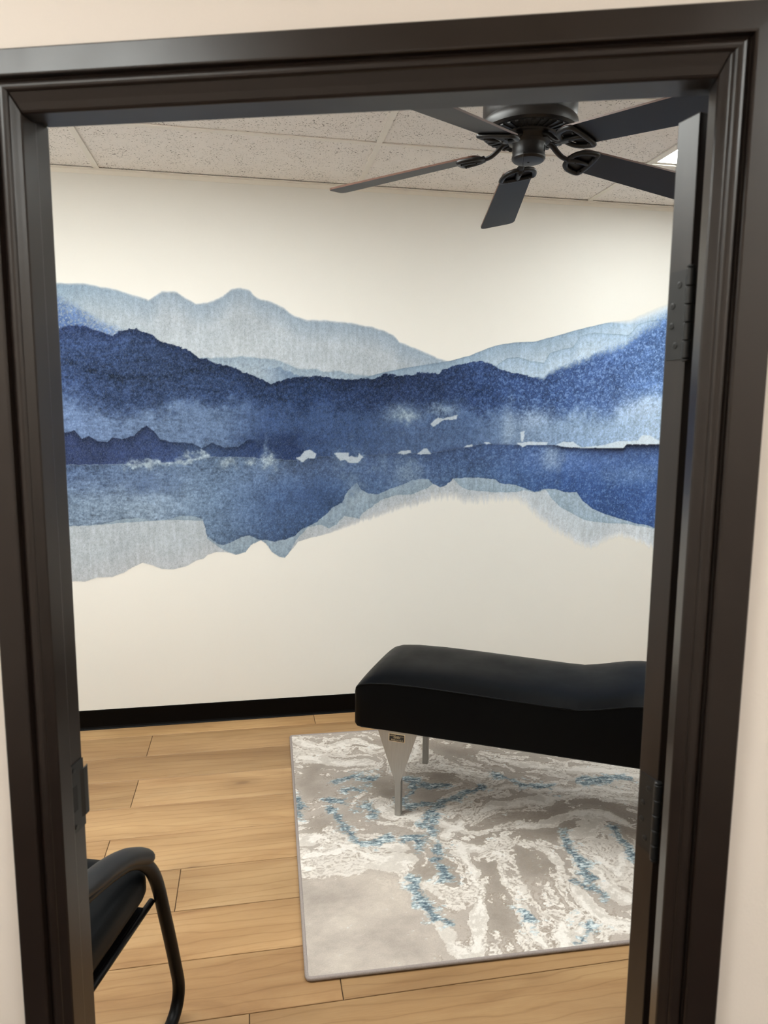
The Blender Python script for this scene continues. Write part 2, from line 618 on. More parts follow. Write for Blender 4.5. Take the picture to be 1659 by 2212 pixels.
for i in range(len(xs) - 1):
    for j in range(len(ys) - 1):
        a, b, c, d = xs[i] + .003, xs[i + 1] - .003, ys[j + 1] + .003, ys[j] - .003
        pts = clip_room([(a, c), (b, c), (b, d), (a, d)])
        if len(pts) < 3:
            continue
        if (i, j) in LIGHT_CELLS:
            if (i, j) != (4, 1):
                lights.append((a, b, c, d, LIGHT_CELLS[(i, j)]))
                continue
            # a square panel shares this bay with a square tile
            mid = a + .597
            lights.append((a, mid, c, d, LIGHT_CELLS[(i, j)]))
            bm = bmesh.new()
            box(bm, mid - .012, mid + .012, c + .0095, d - .0095, CEIL, CEIL + .005)
            box(bm, mid - .002, mid + .002, c + .0095, d - .0095, CEIL + .005, CEIL + .029)
            new_obj('grid_bar', bm, MT['grid'], ceiling)
            a = mid + .003
            pts = [(a, c), (b, c), (b, d), (a, d)]
        cx_, cy_ = (a + b) / 2, (c + d) / 2
        key = (round(b - a, 3), round(d - c, 3)) if len(pts) == 4 else None
        if key and key in tile_mesh:
            o = bpy.data.objects.new('ceiling_tile', tile_mesh[key])
            COL.objects.link(o)
            o.parent = ceiling
        else:
            bm = bmesh.new()
            prism(bm, [(p[0] - cx_, p[1] - cy_, 0.006) for p in pts], [(p[0] - cx_, p[1] - cy_, 0.022) for p in pts])
            o = new_obj('ceiling_tile', bm, MT['tile'], ceiling)
            if key:
                tile_mesh[key] = o.data
        o.location = (cx_, cy_, CEIL)
# T bars: long runs across the room, short ones between them
for g in GY:
    x0 = max(XL, (N_ROOM + .002 - math.cos(TH) * (g + .012)) / math.sin(-TH)) if g < 2.2 else XL
    x1 = XR
    if x1 - x0 < .05:
        continue
    bm = bmesh.new()
    box(bm, x0, x1, g - .012, g + .012, CEIL, CEIL + .005)
    box(bm, x0, x1, g - .002, g + .002, CEIL + .005, CEIL + .029)
    new_obj('grid_bar', bm, MT['grid'], ceiling)
for g in GX:
    if not XL < g < XR:
        continue
    for j in range(len(ys) - 1):
        yb = ys[j] - (.0125 if j else .024)
        ya = max(ys[j + 1] + .0125, front_y(g + .012, N_ROOM) + .01, front_y(g - .012, N_ROOM) + .01)
        if yb - ya < .03:
            continue
        bm = bmesh.new()
        box(bm, g - .012, g + .012, ya, yb, CEIL, CEIL + .005)
        box(bm, g - .002, g + .002, ya, yb, CEIL + .005, CEIL + .029)
        new_obj('grid_bar', bm, MT['grid'], ceiling)
bm = bmesh.new()
box(bm, XL, XR, YB - .023, YB, CEIL - .001, CEIL + .002)
box(bm, XL, XR, YB - .002, YB, CEIL - .020, CEIL - .001)
new_obj('wall_angle', bm, MT['grid'], ceiling)

for a, b, c, d, lab in lights:
    e = tag(empty('ceiling_light', ((a + b) / 2, (c + d) / 2, CEIL)), lab, 'light', 'treatment room ceiling lights')
    p, q = (b - a) / 2 - .012, (d - c) / 2 - .012
    bm = bmesh.new()
    for r in ((-p, p, -q, -q + .014), (-p, p, q - .014, q), (-p, -p + .014, -q + .014, q - .014), (p - .014, p, -q + .014, q - .014)):
        box(bm, *r, 0.0055, 0.026)
    new_obj('frame', bm, MT['grid'], e)
    new_obj('diffuser', bx(-p + .014, p - .014, -q + .014, q - .014, 0.009, 0.020), MT['emit'], e)

# ---------------------------------------------------------------- cove base
def cove(name, p0, p1, inward, label):
    """rubber cove base from p0 to p1; inward = unit normal into the room"""
    prof = [(0, 0), (0.012, 0), (0.0125, 0.0016), (0.008, 0.006), (0.0045, 0.014), (0.0038, 0.030), (0.0036, 0.096), (0.002, 0.1005), (0, 0.101)]
    bm = bmesh.new()
    iv = Vector((*inward, 0))
    r0 = [Vector((*p0, 0)) + iv * d + Vector((0, 0, z + .0006)) for d, z in prof]
    r1 = [Vector((*p1, 0)) + iv * d + Vector((0, 0, z + .0006)) for d, z in prof]
    prism(bm, r0, r1)
    return struct(new_obj(name, bm, MT['cove']), label, 'baseboard')
cove('baseboard_back', (XL, YB), (XR, YB), (0, -1), 'black rubber baseboard along the mural wall')
cove('baseboard_left', (XL, yl), (XL, YB - .013), (1, 0), 'black rubber baseboard along the left wall')
cove('baseboard_right', (XR, front_y(XR, N_ROOM) + .02), (XR, YB - .013), (-1, 0), 'black rubber baseboard along the right wall')

# ---------------------------------------------------------------- door frame
CI_L, CI_R, CI_T = -0.6555, 0.2876, 2.0325       # inner edge of the hall-side casing
ST_L, ST_R, ST_T = -0.6450, 0.2740, 2.0090       # door stop
RB_L, RB_R, RB_T = -0.6590, 0.2880, 2.0225       # rabbet behind the stop
NF, NS, NE = 0.9700, 1.0150, 1.0680              # frame face, back of stop, room edge of jamb
frame = struct(empty('trim_1', (0, 0, 0), TH), 'dark brown moulded door frame around the open doorway', 'door frame')
# casing profile: d outward from the inner edge, n depth of the surface
CAS = [(0.0000, 0.9770), (0.0000, 0.9692), (0.0008, 0.9680), (0.0030, 0.9662), (0.0060, 0.9652), (0.0090, 0.9650), (0.0120, 0.9657), (0.0145, 0.9672), (0.0165, 0.9695), (0.0175, 0.9720),
       (0.0185, 0.9722), (0.0190, 0.9605), (0.0200, 0.9590), (0.0225, 0.9583), (0.0595, 0.9588), (0.0616, 0.9600), (0.0625, 0.9630), (0.0625, 0.9770)]
HD = 0.82                                         # the head casing is a little narrower
bm = bmesh.new()
prism(bm, [(CI_L - d, n, 0.0) for d, n in CAS], [(CI_L - d, n, CI_T + d * HD) for d, n in CAS])
new_obj('side_casing', bm, MT['frame'], frame, smooth=False)
bm = bmesh.new()
prism(bm, [(CI_R + d, n, 0.0) for d, n in CAS], [(CI_R + d, n, CI_T + d * HD) for d, n in CAS])
new_obj('side_casing', bm, MT['frame'], frame)
bm = bmesh.new()
prism(bm, [(CI_L - d, n, CI_T + d * HD) for d, n in CAS], [(CI_R + d, n, CI_T + d * HD) for d, n in CAS])
new_obj('head_casing', bm, MT['frame'], frame)
# jambs with integral stop; mitred where they meet the head
# d measured outward from the stop line; a cove leads from the casing down to the stop
JP = [(0.050, NF), (0.0112, NF), (0.0085, 0.9728), (0.0050, 0.9768), (0.0015, 0.9805), (0.0, 0.9830), (0.0, NS), (0.0140, NS), (0.0140, NE), (0.050, NE)]
JH = [(0.050, NF), (0.0242, NF), (0.0190, 0.9728), (0.0115, 0.9772), (0.0035, 0.9815), (0.0, 0.9850), (0.0, NS), (0.0135, NS), (0.0135, NE), (0.050, NE)]
bm = bmesh.new()
prism(bm, [(ST_L - d, n, 0.0) for d, n in JP], [(ST_L - d, n, ST_T + e) for (d, n), (e, n_) in zip(JP, JH)])
bevel(new_obj('side_jamb', bm, MT['frame'], frame), 0.0015)
bm = bmesh.new()
prism(bm, [(ST_R + d, n, 0.0) for d, n in JP], [(ST_R + d, n, ST_T + e) for (d, n), (e, n_) in zip(JP, JH)])
bevel(new_obj('side_jamb', bm, MT['frame'], frame), 0.0015)
bm = bmesh.new()
prism(bm, [(ST_L - d, n, ST_T + e) for (d, n), (e, n_) in zip(JP, JH)], [(ST_R + d, n, ST_T + e) for (d, n), (e, n_) in zip(JP, JH)])
bevel(new_obj('head_jamb', bm, MT['frame'], frame), 0.0015)
# casing on the room side
RC = [(0.018, 1.0750), (0.018, 1.0850), (0.030, 1.0880), (0.080, 1.0880), (0.085, 1.0850), (0.085, 1.0750)]
bm = bmesh.new()
prism(bm, [(CI_L - d, n, 0.0) for d, n in RC], [(CI_L - d, n, CI_T + d) for d, n in RC])
new_obj('room_side_casing', bm, MT['frame'], frame)
bm = bmesh.new()
prism(bm, [(CI_R + d, n, 0.0) for d, n in RC], [(CI_R + d, n, CI_T + d) for d, n in RC])
new_obj('room_side_casing', bm, MT['frame'], frame)
bm = bmesh.new()
prism(bm, [(CI_L - d, n, CI_T + d) for d, n in RC], [(CI_R + d, n, CI_T + d) for d, n in RC])
new_obj('room_head_casing', bm, MT['frame'], frame)
# strike plate on the left jamb, its lip curling past the jamb edge
bm = bmesh.new()
ZS = 0.958
sj = RB_L + .0001
SP = [(sj, 1.016), (sj + .0022, 1.016), (sj + .0022, NE - .001), (sj - .0010, NE + .006), (sj - .003, NE + .006), (sj, NE - .001)]
prism(bm, [(s, n, ZS - .060) for s, n in SP[:3]] + [(sj, NE - .001, ZS - .060)], [(s, n, ZS + .060) for s, n in SP[:3]] + [(sj, NE - .001, ZS + .060)])
sp = new_obj('strike_plate', bm, MT['hinge'], frame)
bm = bmesh.new()
LIP = [(sj + .0022, NE - .012), (sj + .0045, NE - .003), (sj + .0045, NE + .006), (sj + .0020, NE + .012), (sj + .0005, NE + .012), (sj + .002, NE + .005), (sj + .0018, NE - .004), (sj + .0008, NE - .012)]
prism(bm, [(s, n, ZS - .042) for s, n in LIP], [(s, n, ZS + .042) for s, n in LIP])
new_obj('lip', bm, MT['hinge'], sp)
new_obj('latch_hole', bx(sj + .0018, sj + .0026, 1.026, 1.046, ZS - .022, ZS + .022), MT['dark'], sp)
for dz in (-.050, .050):
    bm = bmesh.new()
    lathe(bm, [(0.004, 0), (0.004, .0012), (0.0025, .0016)], 12)
    o = new_obj('screw', bm, MT['hinge'], sp)
    o.rotation_euler = (0, math.pi / 2, 0)
    o.location = (sj + .0018, 1.038, ZS + dz)

# ---------------------------------------------------------------- door leaf, swung wide open into the room
AL = math.radians(152)
DT, DWID = 0.042, 0.915
door_z0, door_z1 = 0.012, 2.010
# local x along the leaf, local y across its thickness; the hinge edge is the face x = 0
door = struct(empty('door_1'), 'dark brown door swung open into the room, seen by its hinge edge', 'door')
pv = Vector((0.2834, 1.0850, 0))
leaf = (-math.cos(AL), math.sin(AL))
wl = DXv * leaf[0] + DNv * leaf[1]
wt = DXv * (-math.sin(AL)) + DNv * (-math.cos(AL))
po = DXv * pv.x + DNv * pv.y
door.matrix_world = Matrix(((wl.x, wt.x, 0, po.x), (wl.y, wt.y, 0, po.y), (0, 0, 1, 0), (0, 0, 0, 1)))
bevel(new_obj('door_leaf', bx(0, DWID, 0, DT, door_z0, door_z1), MT['door'], door), 0.0015)
def hinge(zc):
    h2 = 0.062
    bm = bmesh.new()
    prism(bm, [(-.0022, .0005, zc - h2), (-.0022, DT - .006, zc - h2), (.0, DT - .006, zc - h2), (.0, .0005, zc - h2)],
          [(-.0022, .0005, zc + h2), (-.0022, DT - .006, zc + h2), (.0, DT - .006, zc + h2), (.0, .0005, zc + h2)])
    hp = new_obj('hinge', bm, MT['hinge'], door)
    for k in range(5):
        z0 = zc - h2 + k * (2 * h2 / 5)
        bm = bmesh.new()
        lathe(bm, [(.0058, .0006), (.0064, .0014), (.0064, 2 * h2 / 5 - .0014), (.0058, 2 * h2 / 5 - .0006)], 18, z0, -.0045, -.0062)
        new_obj('knuckle', bm, MT['hinge'], hp, smooth=False)
    bm = bmesh.new()
    for z in (zc - h2 - .004, zc + h2):
        lathe(bm, [(.0045, 0), (.0058, .001), (.0058, .003), (.004, .004)], 16, z, -.0045, -.0062)
    new_obj('pin_cap', bm, MT['hinge'], hp)
    for y, dz in ((.017, .042), (.028, .014), (.028, -.014), (.019, -.042)):
        bm = bmesh.new()
        lathe(bm, [(.0046, 0), (.0046, .0006), (.0036, .0011)], 16)
        sc = new_obj('screw', bm, MT['hinge'], hp)
        sc.rotation_euler = (0, -math.pi / 2, 0)
        sc.location = (-.0021, y, zc + dz)
        bm = bmesh.new()
        box(bm, -.0024, .0024, -.0006, .0006, .0009, .0013)
        box(bm, -.0006, .0006, -.0024, .0024, .0009, .00131)
        x = new_obj('screw_slot', bm, MT['dark'], hp)
        x.rotation_euler = (0, -math.pi / 2, 0)
        x.location = sc.location
for zc in (1.742, 0.978, 0.26):
    hinge(zc)

# ---------------------------------------------------------------- noise on grids
RNG = np.random.default_rng(11)
LAT = RNG.random((256, 256))
def vnoise(x, y):
    xi, yi = np.floor(x).astype(int), np.floor(y).astype(int)
    fx, fy = x - xi, y - yi
    fx, fy = fx * fx * (3 - 2 * fx), fy * fy * (3 - 2 * fy)
    a, b = LAT[xi & 255, yi & 255], LAT[(xi + 1) & 255, yi & 255]
    c, d = LAT[xi & 255, (yi + 1) & 255], LAT[(xi + 1) & 255, (yi + 1) & 255]
    return (a * (1 - fx) + b * fx) * (1 - fy) + (c * (1 - fx) + d * fx) * fy
def fbm(x, y, octv=4, gain=0.5, ox=0.0):
    t = np.zeros_like(x); amp = 1.0; tot = 0.0
    for k in range(octv):
        t += amp * (vnoise(x + ox + 17.3 * k, y + 1.7 * ox + 9.1 * k) - 0.5)
        tot += amp
        amp *= gain
        x, y = x * 2.03, y * 2.03
    return t / tot * 2.0
def sstep(a, b, t):
    u = np.clip((t - a) / (b - a), 0, 1)
    return u * u * (3 - 2 * u)

# ---------------------------------------------------------------- the mural: outlines of its washes on the wall (x, z) in metres
CURVES = {
    'far_top': [(-0.869,2.189),(-0.749,2.19),(-0.665,2.18),(-0.581,2.161),(-0.513,2.142),(-0.462,2.127),(-0.427,2.15),(-0.4,2.17),(-0.33,2.169),(-0.295,2.146),(-0.243,2.119),(-0.19,2.125),(-0.117,2.157),(-0.072,2.191),(-0.031,2.2),(0.01,2.188),(0.045,2.158),(0.109,2.138),(0.174,2.113),(0.229,2.074),(0.285,2.059),(0.398,2.056),(0.513,2.05),(0.561,2.039),(0.62,2.034),(0.68,2.016),(0.73,1.994),(0.76,1.961),(0.841,1.934),(0.934,1.897),(1.006,1.874),(1.28,1.791)],
    'hill_top': [(0.366,1.737),(0.562,1.779),(0.662,1.805),(0.782,1.833),(0.904,1.853),(1.027,1.875),(1.13,1.902),(1.213,1.936),(1.286,1.961),(1.381,1.977),(1.488,1.984),(1.595,2.012),(1.703,2.045),(1.812,2.073),(1.922,2.098),(2.033,2.115),(2.088,2.142),(2.166,2.175),(2.255,2.209)],
    'hill2_top': [(1.176,1.749),(1.268,1.84),(1.299,1.871),(1.341,1.896),(1.405,1.901),(1.47,1.884),(1.546,1.876),(1.577,1.927),(1.641,1.948),(1.707,1.96),(1.748,2.021),(1.824,2.038),(1.925,2.036),(2.027,2.034),(2.08,2.091),(2.147,2.113),(2.261,2.125)],
    'mid_top': [(-0.871,2.155),(-0.827,2.131),(-0.778,2.107),(-0.729,2.074),(-0.688,2.045),(-0.638,2.025),(-0.596,2.008),(-0.562,2.0),(-0.503,1.962),(-0.408,1.92)],
    'low_pale': [(-0.376,1.822),(-0.286,1.86),(-0.196,1.871),(-0.051,1.879),(0.124,1.869),(0.264,1.821),(0.455,1.81),(0.61,1.792)],
    'navy_top': [(-0.867,1.987),(-0.833,2.001),(-0.791,2.007),(-0.749,1.999),(-0.716,1.983),(-0.666,1.967),(-0.632,1.959),(-0.597,1.982),(-0.562,1.994),(-0.527,1.997),(-0.493,1.985),(-0.459,1.972),(-0.408,1.938),(-0.373,1.93),(-0.338,1.918),(-0.303,1.905),(-0.267,1.888),(-0.232,1.861),(-0.196,1.862),(-0.161,1.84),(-0.107,1.832),(-0.061,1.815),(-0.016,1.793),(0.048,1.775),(0.104,1.748),(0.17,1.768),(0.245,1.78),(0.359,1.788),(0.436,1.774),(0.513,1.769),(0.562,1.779),(0.622,1.78),(0.682,1.8),(0.762,1.797),(0.864,1.808),(0.966,1.81),(1.007,1.835),(1.069,1.856),(1.131,1.867),(1.193,1.878),(1.257,1.865),(1.3,1.841),(1.365,1.827),(1.429,1.818),(1.495,1.802),(1.549,1.8),(1.581,1.836),(1.645,1.868),(1.71,1.889),(1.797,1.921),(1.84,1.948),(1.929,1.97),(2.017,2.003),(2.071,2.05),(2.125,2.092),(2.192,2.125),(2.258,2.173)],
    'navy_bot': [(-0.899,1.698),(-0.732,1.637),(-0.56,1.612),(-0.382,1.632),(-0.202,1.642),(-0.018,1.663),(0.168,1.646),(0.359,1.639),(0.514,1.631),(0.663,1.615),(0.815,1.626),(0.928,1.617),(1.074,1.618),(1.201,1.599),(1.286,1.62),(1.393,1.611),(1.502,1.622),(1.612,1.612),(1.835,1.614),(1.927,1.594),(1.982,1.626),(2.085,1.627),(2.128,1.679),(2.29,1.702)],
    'ridge_top': [(-0.867,1.501),(-0.823,1.511),(-0.791,1.47),(-0.76,1.484),(-0.723,1.461),(-0.679,1.456),(-0.652,1.479),(-0.609,1.47),(-0.547,1.489),(-0.519,1.525),(-0.492,1.535),(-0.458,1.507),(-0.432,1.47),(-0.388,1.456),(-0.334,1.452),(-0.28,1.447),(-0.235,1.429),(-0.179,1.452),(-0.125,1.428),(-0.06,1.433),(-0.013,1.466),(0.072,1.471),(0.214,1.485),(0.29,1.428),(0.377,1.389)],
    'water': [(-0.87,1.343),(-0.57,1.344),(-0.427,1.35),(-0.355,1.359),(-0.245,1.372),(-0.181,1.381),(-0.024,1.376),(0.213,1.361),(0.357,1.38),(0.514,1.374),(0.564,1.383),(0.767,1.395),(0.922,1.392),(1.142,1.431),(1.227,1.445),(1.41,1.439),(1.619,1.437),(1.676,1.426),(1.959,1.421),(2.03,1.421),(2.048,1.441),(2.272,1.443)],
    'refl_bot': [(-0.868,1.043),(-0.802,1.046),(-0.714,1.054),(-0.625,1.071),(-0.553,1.079),(-0.473,1.063),(-0.4,1.071),(-0.345,1.084),(-0.29,1.083),(-0.24,1.068),(-0.227,1.019),(-0.219,0.98),(-0.173,0.94),(-0.145,0.93),(-0.088,0.948),(-0.05,0.971),(-0.012,0.98),(0.026,0.96),(0.064,0.954),(0.112,0.943),(0.16,0.951),(0.219,0.97),(0.248,0.999),(0.287,1.018),(0.336,1.042),(0.376,1.076),(0.415,1.114),(0.465,1.143),(0.485,1.183),(0.514,1.222),(0.544,1.241),(0.564,1.206),(0.564,1.208),(0.605,1.182),(0.656,1.181),(0.717,1.206),(0.768,1.22),(0.83,1.25),(0.882,1.26),(0.924,1.255),(0.951,1.229),(0.988,1.213),(1.019,1.223),(1.061,1.258),(1.146,1.263),(1.232,1.26),(1.297,1.251),(1.319,1.23),(1.396,1.224),(1.463,1.202),(1.519,1.181),(1.574,1.196),(1.641,1.195),(1.698,1.178),(1.766,1.177),(1.802,1.129),(1.862,1.085),(1.956,1.045),(2.039,1.022),(2.123,0.998),(2.195,0.986),(2.268,0.962)],
    'mist_bot': [(-0.868,1.041),(-0.4,1.066),(-0.235,1.058),(-0.219,0.966),(-0.164,0.92),(-0.127,0.9),(-0.08,0.879),(-0.033,0.892),(0.006,0.936),(0.045,0.954),(0.073,0.934),(0.101,0.889),(0.14,0.863),(0.169,0.857),(0.198,0.891),(0.228,0.95),(0.287,1.013),(0.356,1.026),(0.395,1.005),(0.435,1.025),(0.475,1.069),(0.554,1.052),(0.565,1.076),(0.666,1.146),(0.748,1.175),(0.831,1.174),(0.904,1.204),(0.951,1.228),(1.061,1.257),(1.093,1.222),(1.126,1.203),(1.191,1.19),(1.299,1.181),(1.386,1.18),(1.463,1.191),(1.519,1.179),(1.585,1.191),(1.621,1.142),(1.668,1.099),(1.749,1.055),(1.819,1.021),(1.924,1.002),(2.088,0.991),(2.268,0.959)],
    'pale_bot': [(-0.864,0.769),(-0.815,0.767),(-0.753,0.784),(-0.681,0.786),(-0.627,0.804),(-0.572,0.836),(-0.535,0.854),(-0.49,0.838),(-0.445,0.817),(-0.39,0.815),(-0.325,0.828),(-0.278,0.855),(-0.24,0.864),(-0.221,0.883),(-0.174,0.896),(-0.127,0.895),(-0.08,0.879),(-0.033,0.892),(0.006,0.936),(0.045,0.954),(0.073,0.934),(0.101,0.889),(0.14,0.863),(0.169,0.857),(0.198,0.891),(0.238,0.939),(0.306,0.958),(0.395,0.976),(0.515,1.013),(0.565,1.031),(0.667,1.064),(0.77,1.093),(0.874,1.112),(0.936,1.137),(1.063,1.14),(1.149,1.118),(1.301,1.126),(1.41,1.129),(1.466,1.107),(1.524,1.048),(1.605,0.982),(1.698,0.926),(1.792,0.875),(1.862,0.851),(1.942,0.887),(2.033,0.923),(2.129,0.893),(2.227,0.852),(2.276,0.834)],
}
GAPS = {
    'w1': [(0.224,1.375),(0.251,1.38),(0.273,1.407),(0.304,1.414),(0.334,1.394),(0.323,1.368),(0.29,1.37),(0.261,1.351)],
    'w2': [(0.421,1.397),(0.499,1.401),(0.502,1.369),(0.455,1.358)],
    'w2b': [(0.475,1.365),(0.514,1.384),(0.544,1.374),(0.553,1.398),(0.575,1.374),(0.544,1.345),(0.504,1.345)],
    'w3': [(0.754,1.395),(0.772,1.407),(0.826,1.412),(0.83,1.397),(0.787,1.389)],
    'w4': [(0.861,1.391),(0.9,1.421),(0.916,1.417),(0.937,1.391)],
    'w5': [(1.112,1.425),(1.129,1.439),(1.163,1.441),(1.161,1.431)],
    'w6': [(1.224,1.451),(1.248,1.455),(1.267,1.445),(1.237,1.441)],
    'w7': [(1.406,1.449),(1.486,1.457),(1.585,1.452),(1.577,1.439),(1.465,1.439),(1.444,1.424),(1.423,1.437)],
    'w8': [(1.63,1.439),(1.674,1.455),(1.73,1.455),(1.777,1.428),(1.901,1.434),(1.991,1.458),(2.118,1.463),(2.14,1.492),(2.187,1.49),(2.259,1.458),(2.274,1.441),(2.05,1.441),(2.033,1.421),(1.902,1.42),(1.709,1.424)],
    'w9': [(0.929,1.547),(0.97,1.582),(1.002,1.578),(1.074,1.596),(1.07,1.573),(1.002,1.57),(0.945,1.532)],
    'w10': [(1.425,1.509),(1.447,1.513),(1.45,1.488),(1.442,1.457),(1.431,1.457)],
}

def mural_colours(X, Z):
    """printed colour (0-255) and amount of pigment at every point of the wall"""
    def cv(name):
        p = np.array(CURVES[name])
        p = p[np.argsort(p[:, 0], kind='stable')]
        return np.interp(X + .004 * nq, p[:, 0], p[:, 1]), p[0, 0], p[-1, 0]
    nb = fbm(X * 5, Z * 5, 4, 0.55, 3.1)
    nm = fbm(X * 22, Z * 22, 4, 0.6, 7.7)
    nq = fbm(X * 45, Z * 45, 3, 0.6, 9.3)
    nf = fbm(X * 85, Z * 85, 3, 0.6, 1.3)
    ng = fbm(X * 150, Z * 150, 2, 0.6, 5.3)
    hz = fbm(X * 28, Z * 110, 3, 0.6, 6.1)          # horizontal fibre
    st = fbm(X * 90, Z * 14, 3, 0.6, 2.2)           # vertical fibre
    col = np.ones(X.shape + (3,)) * np.array((228., 224., 213.))
    alp = np.zeros(X.shape)
    def wash(mask, c):
        nonlocal col
        c = np.asarray(c, float)
        col = col * (1 - mask[..., None]) + c * mask[..., None]
        np.maximum(alp, mask, out=alp)
    def grad(t, a, b):
        t = np.clip(t, 0, 1)[..., None]
        return np.asarray(a, float) * (1 - t) + np.asarray(b, float) * t
    def xg(*stops):
        xs_ = [s[0] for s in stops]
        return np.stack([np.interp(X, xs_, [s[1][k] for s in stops]) for k in range(3)], -1)
    def tint(c, *adds):
        t = sum(a * k for a, k in adds)
        return c * (1 + t[..., None])
    def edge(t, w):
        return np.exp(-np.clip(t, 0, None) / w)
    wl_, _, _ = cv('water')
    above = sstep(-.014, -.008, Z - wl_ + .003 * nm)
    # far pale ridge
    top, a, b = cv('far_top')
    t = top + .005 * nm - Z
    c = grad(t / .12, (162, 181, 196), (190, 199, 203)) + grad((t - .16) / .16, (0, 0, 0), (14, 12, 9))
    far_m = sstep(-.006, .012, t) * above * sstep(b + .02, b - .10, X)
    c = c - np.array((14, 8, 4)) * np.interp(X, [-.95, -.75, -.4], [1.6, .8, 0])[..., None]
    wash(far_m, tint(c, (nf, .06), (st, .07), (nb, .06), (ng, .05)))
    # lower pale wash along the foot of it
    top, a, b = cv('low_pale')
    t = top + .012 * nm - Z
    wash(sstep(0, .012, t) * above * sstep(a, a + .12, X) * sstep(b + .1, b - .05, X) * .85,
         tint(grad(t / .07, (144, 166, 184), (166, 184, 196)), (nf, .12), (st, .08), (ng, .08), (edge(t, .006), -.08)))
    t = t - .035 + .02 * nq
    wash(sstep(0, .01, t) * above * sstep(.02, .2, X) * sstep(b + .06, b - .05, X) * .8, tint(grad(t / .05, (112, 136, 164), (126, 148, 172)), (nf, .16), (st, .10), (ng, .1)))
    # right hill, crisp wet edge
    top, a, b = cv('hill_top')
    t = top + .0015 * nm - Z
    soft = np.interp(X, [1.90, 2.12], [.003, .05])
    m = np.clip(t / soft, 0, 1) * above * sstep(a, a + .05, X)
    wash(m, tint(grad(t / .10, (146, 170, 190), (176, 194, 206)), (nf, .07), (st, .08), (nb, .07), (ng, .05), (np.exp(-np.abs(t - .002) / .004) * np.interp(X, [1.9, 2.1], [1, 0]), -.16)))
    top, a, b = cv('hill2_top')
    t = top + .002 * nm - Z
    wash(sstep(0, .003, t) * above * sstep(a, a + .05, X), tint(grad(t / .10, (154, 178, 199), (182, 201, 214)), (nf, .08), (st, .08), (ng, .08), (np.exp(-np.abs(t - .002) / .004), -.18)))
    # middle blue wash on the left
    top, a, b = cv('mid_top')
    t = top + .016 * nm + .006 * ng - Z
    mk = sstep(0, .05, t) * above * sstep(b, b - .20, X)
    wash(mk * (.75 + .9 * ng).clip(0, 1), tint(grad(t / .11, (132, 156, 190), (88, 116, 166)), (nf, .20), (ng, .20), (nm, .10)))
    # navy ridge
    top, a, b = cv('navy_top')
    bot, _, _ = cv('navy_bot')
    rag = .009 * nm + .008 * nq + .005 * nf
    t = top + rag - Z
    e = edge(t, .030)
    body = xg((-.95, (60, 79, 118)), (-.4, (54, 71, 104)), (.3, (48, 68, 106)), (.75, (42, 57, 90)), (1.2, (50, 70, 110)), (1.5, (62, 86, 132)), (1.9, (76, 102, 150)), (2.3, (88, 118, 166)))
    dark = xg((-.95, (48, 60, 98)), (-.6, (34, 44, 72)), (.3, (24, 33, 56)), (.8, (28, 38, 62)), (1.1, (50, 68, 106)), (1.45, (42, 56, 92)), (1.9, (66, 92, 142)))
    c = body * (1 - e[..., None] * .9) + dark * e[..., None] * .9
    band = edge(np.abs(Z - (bot + .16 + .04 * nb)), .03) * np.interp(X, [-.95, -.2, .1], [.5, .4, 0])
    c = tint(c, (nf, .22), (nm, .15), (nb, .14), (ng, .26), (band * (1 + 2 * nm), -.45), (hz, np.interp(X, [-.9, .2, .5], [.2, .1, 0])))
    spk = sstep(.12, .55, ng + .45 * nf) * np.interp(X, [-1, .2, .9, 1.6, 2.2], [.10, .05, .10, .36, .50])
    c = c * (1 - spk[..., None]) + np.array((146, 174, 204)) * spk[..., None]
    soft = np.interp(X, [-1, 1.45, 1.6, 2.3], [.005, .005, .03, .06])
    m = np.clip(t / soft + np.interp(X, [1.45, 1.7], [0, .6]) * ng, 0, 1) * above * (t > -.02)
    wash(m, c)
    # mist under the navy ridge
    mist = xg((-.95, (112, 136, 176)), (-.45, (108, 130, 162)), (-.15, (100, 122, 154)), (.10, (66, 88, 128)), (.55, (66, 88, 126)), (.85, (84, 106, 142)), (1.15, (88, 112, 150)), (1.45, (124, 148, 178)), (1.8, (134, 160, 190)), (2.2, (158, 182, 206)))
    u = bot + .06 * nm + .05 * nb + .02 * nq - Z
    wash(sstep(-.05, .06, u) * above * m, tint(mist, (nf, .13), (nm, .10), (st, .09), (nb, .10), (ng, .15), (hz, np.interp(X, [-.9, .2, .5], [.22, .1, 0]))))
    def blob(x, z, rx, rz, c, k=1.0, wob=.5):
        d = ((X - x + .02 * nm) / rx) ** 2 + ((Z - z + .02 * nq) / rz) ** 2
        mm = np.exp(-d * np.clip(1 + wob * 2 * nm, .2, 3)) * (k + .45 * nf * k + .3 * ng * k)
        wash(mm.clip(0, .96), tint(np.ones(X.shape + (3,)) * np.array(c, float), (nf, .10), (nm, .08), (ng, .10)))
    blob(.78, 1.60, .075, .040, (148, 170, 190), .85)
    blob(.80, 1.585, .040, .020, (166, 186, 200), .8)
    blob(1.0, 1.625, .09, .035, (142, 164, 186), .75)
    blob(1.36, 1.52, .035, .11, (150, 172, 196), .75)
    blob(1.50, 1.575, .10, .05, (154, 176, 202), .75)
    blob(2.12, 1.64, .14, .06, (168, 190, 214), .8)
    blob(1.85, 1.52, .22, .05, (146, 172, 200), .6)
    blob(-.82, 1.60, .10, .05, (118, 144, 186), .5)
    blob(.15, 1.47, .16, .03, (40, 56, 92), .7)
    # second dark ridge above the waterline on the left
    top, a, b = cv('ridge_top')
    t = top + .005 * nm + .004 * nq - Z
    e = edge(t, .022)
    c = xg((-.9, (56, 68, 104)), (-.4, (58, 74, 112)), (-.25, (74, 96, 134)), (0., (50, 68, 106)), (.3, (48, 66, 106)))
    c = c * (1 - .38 * e[..., None])
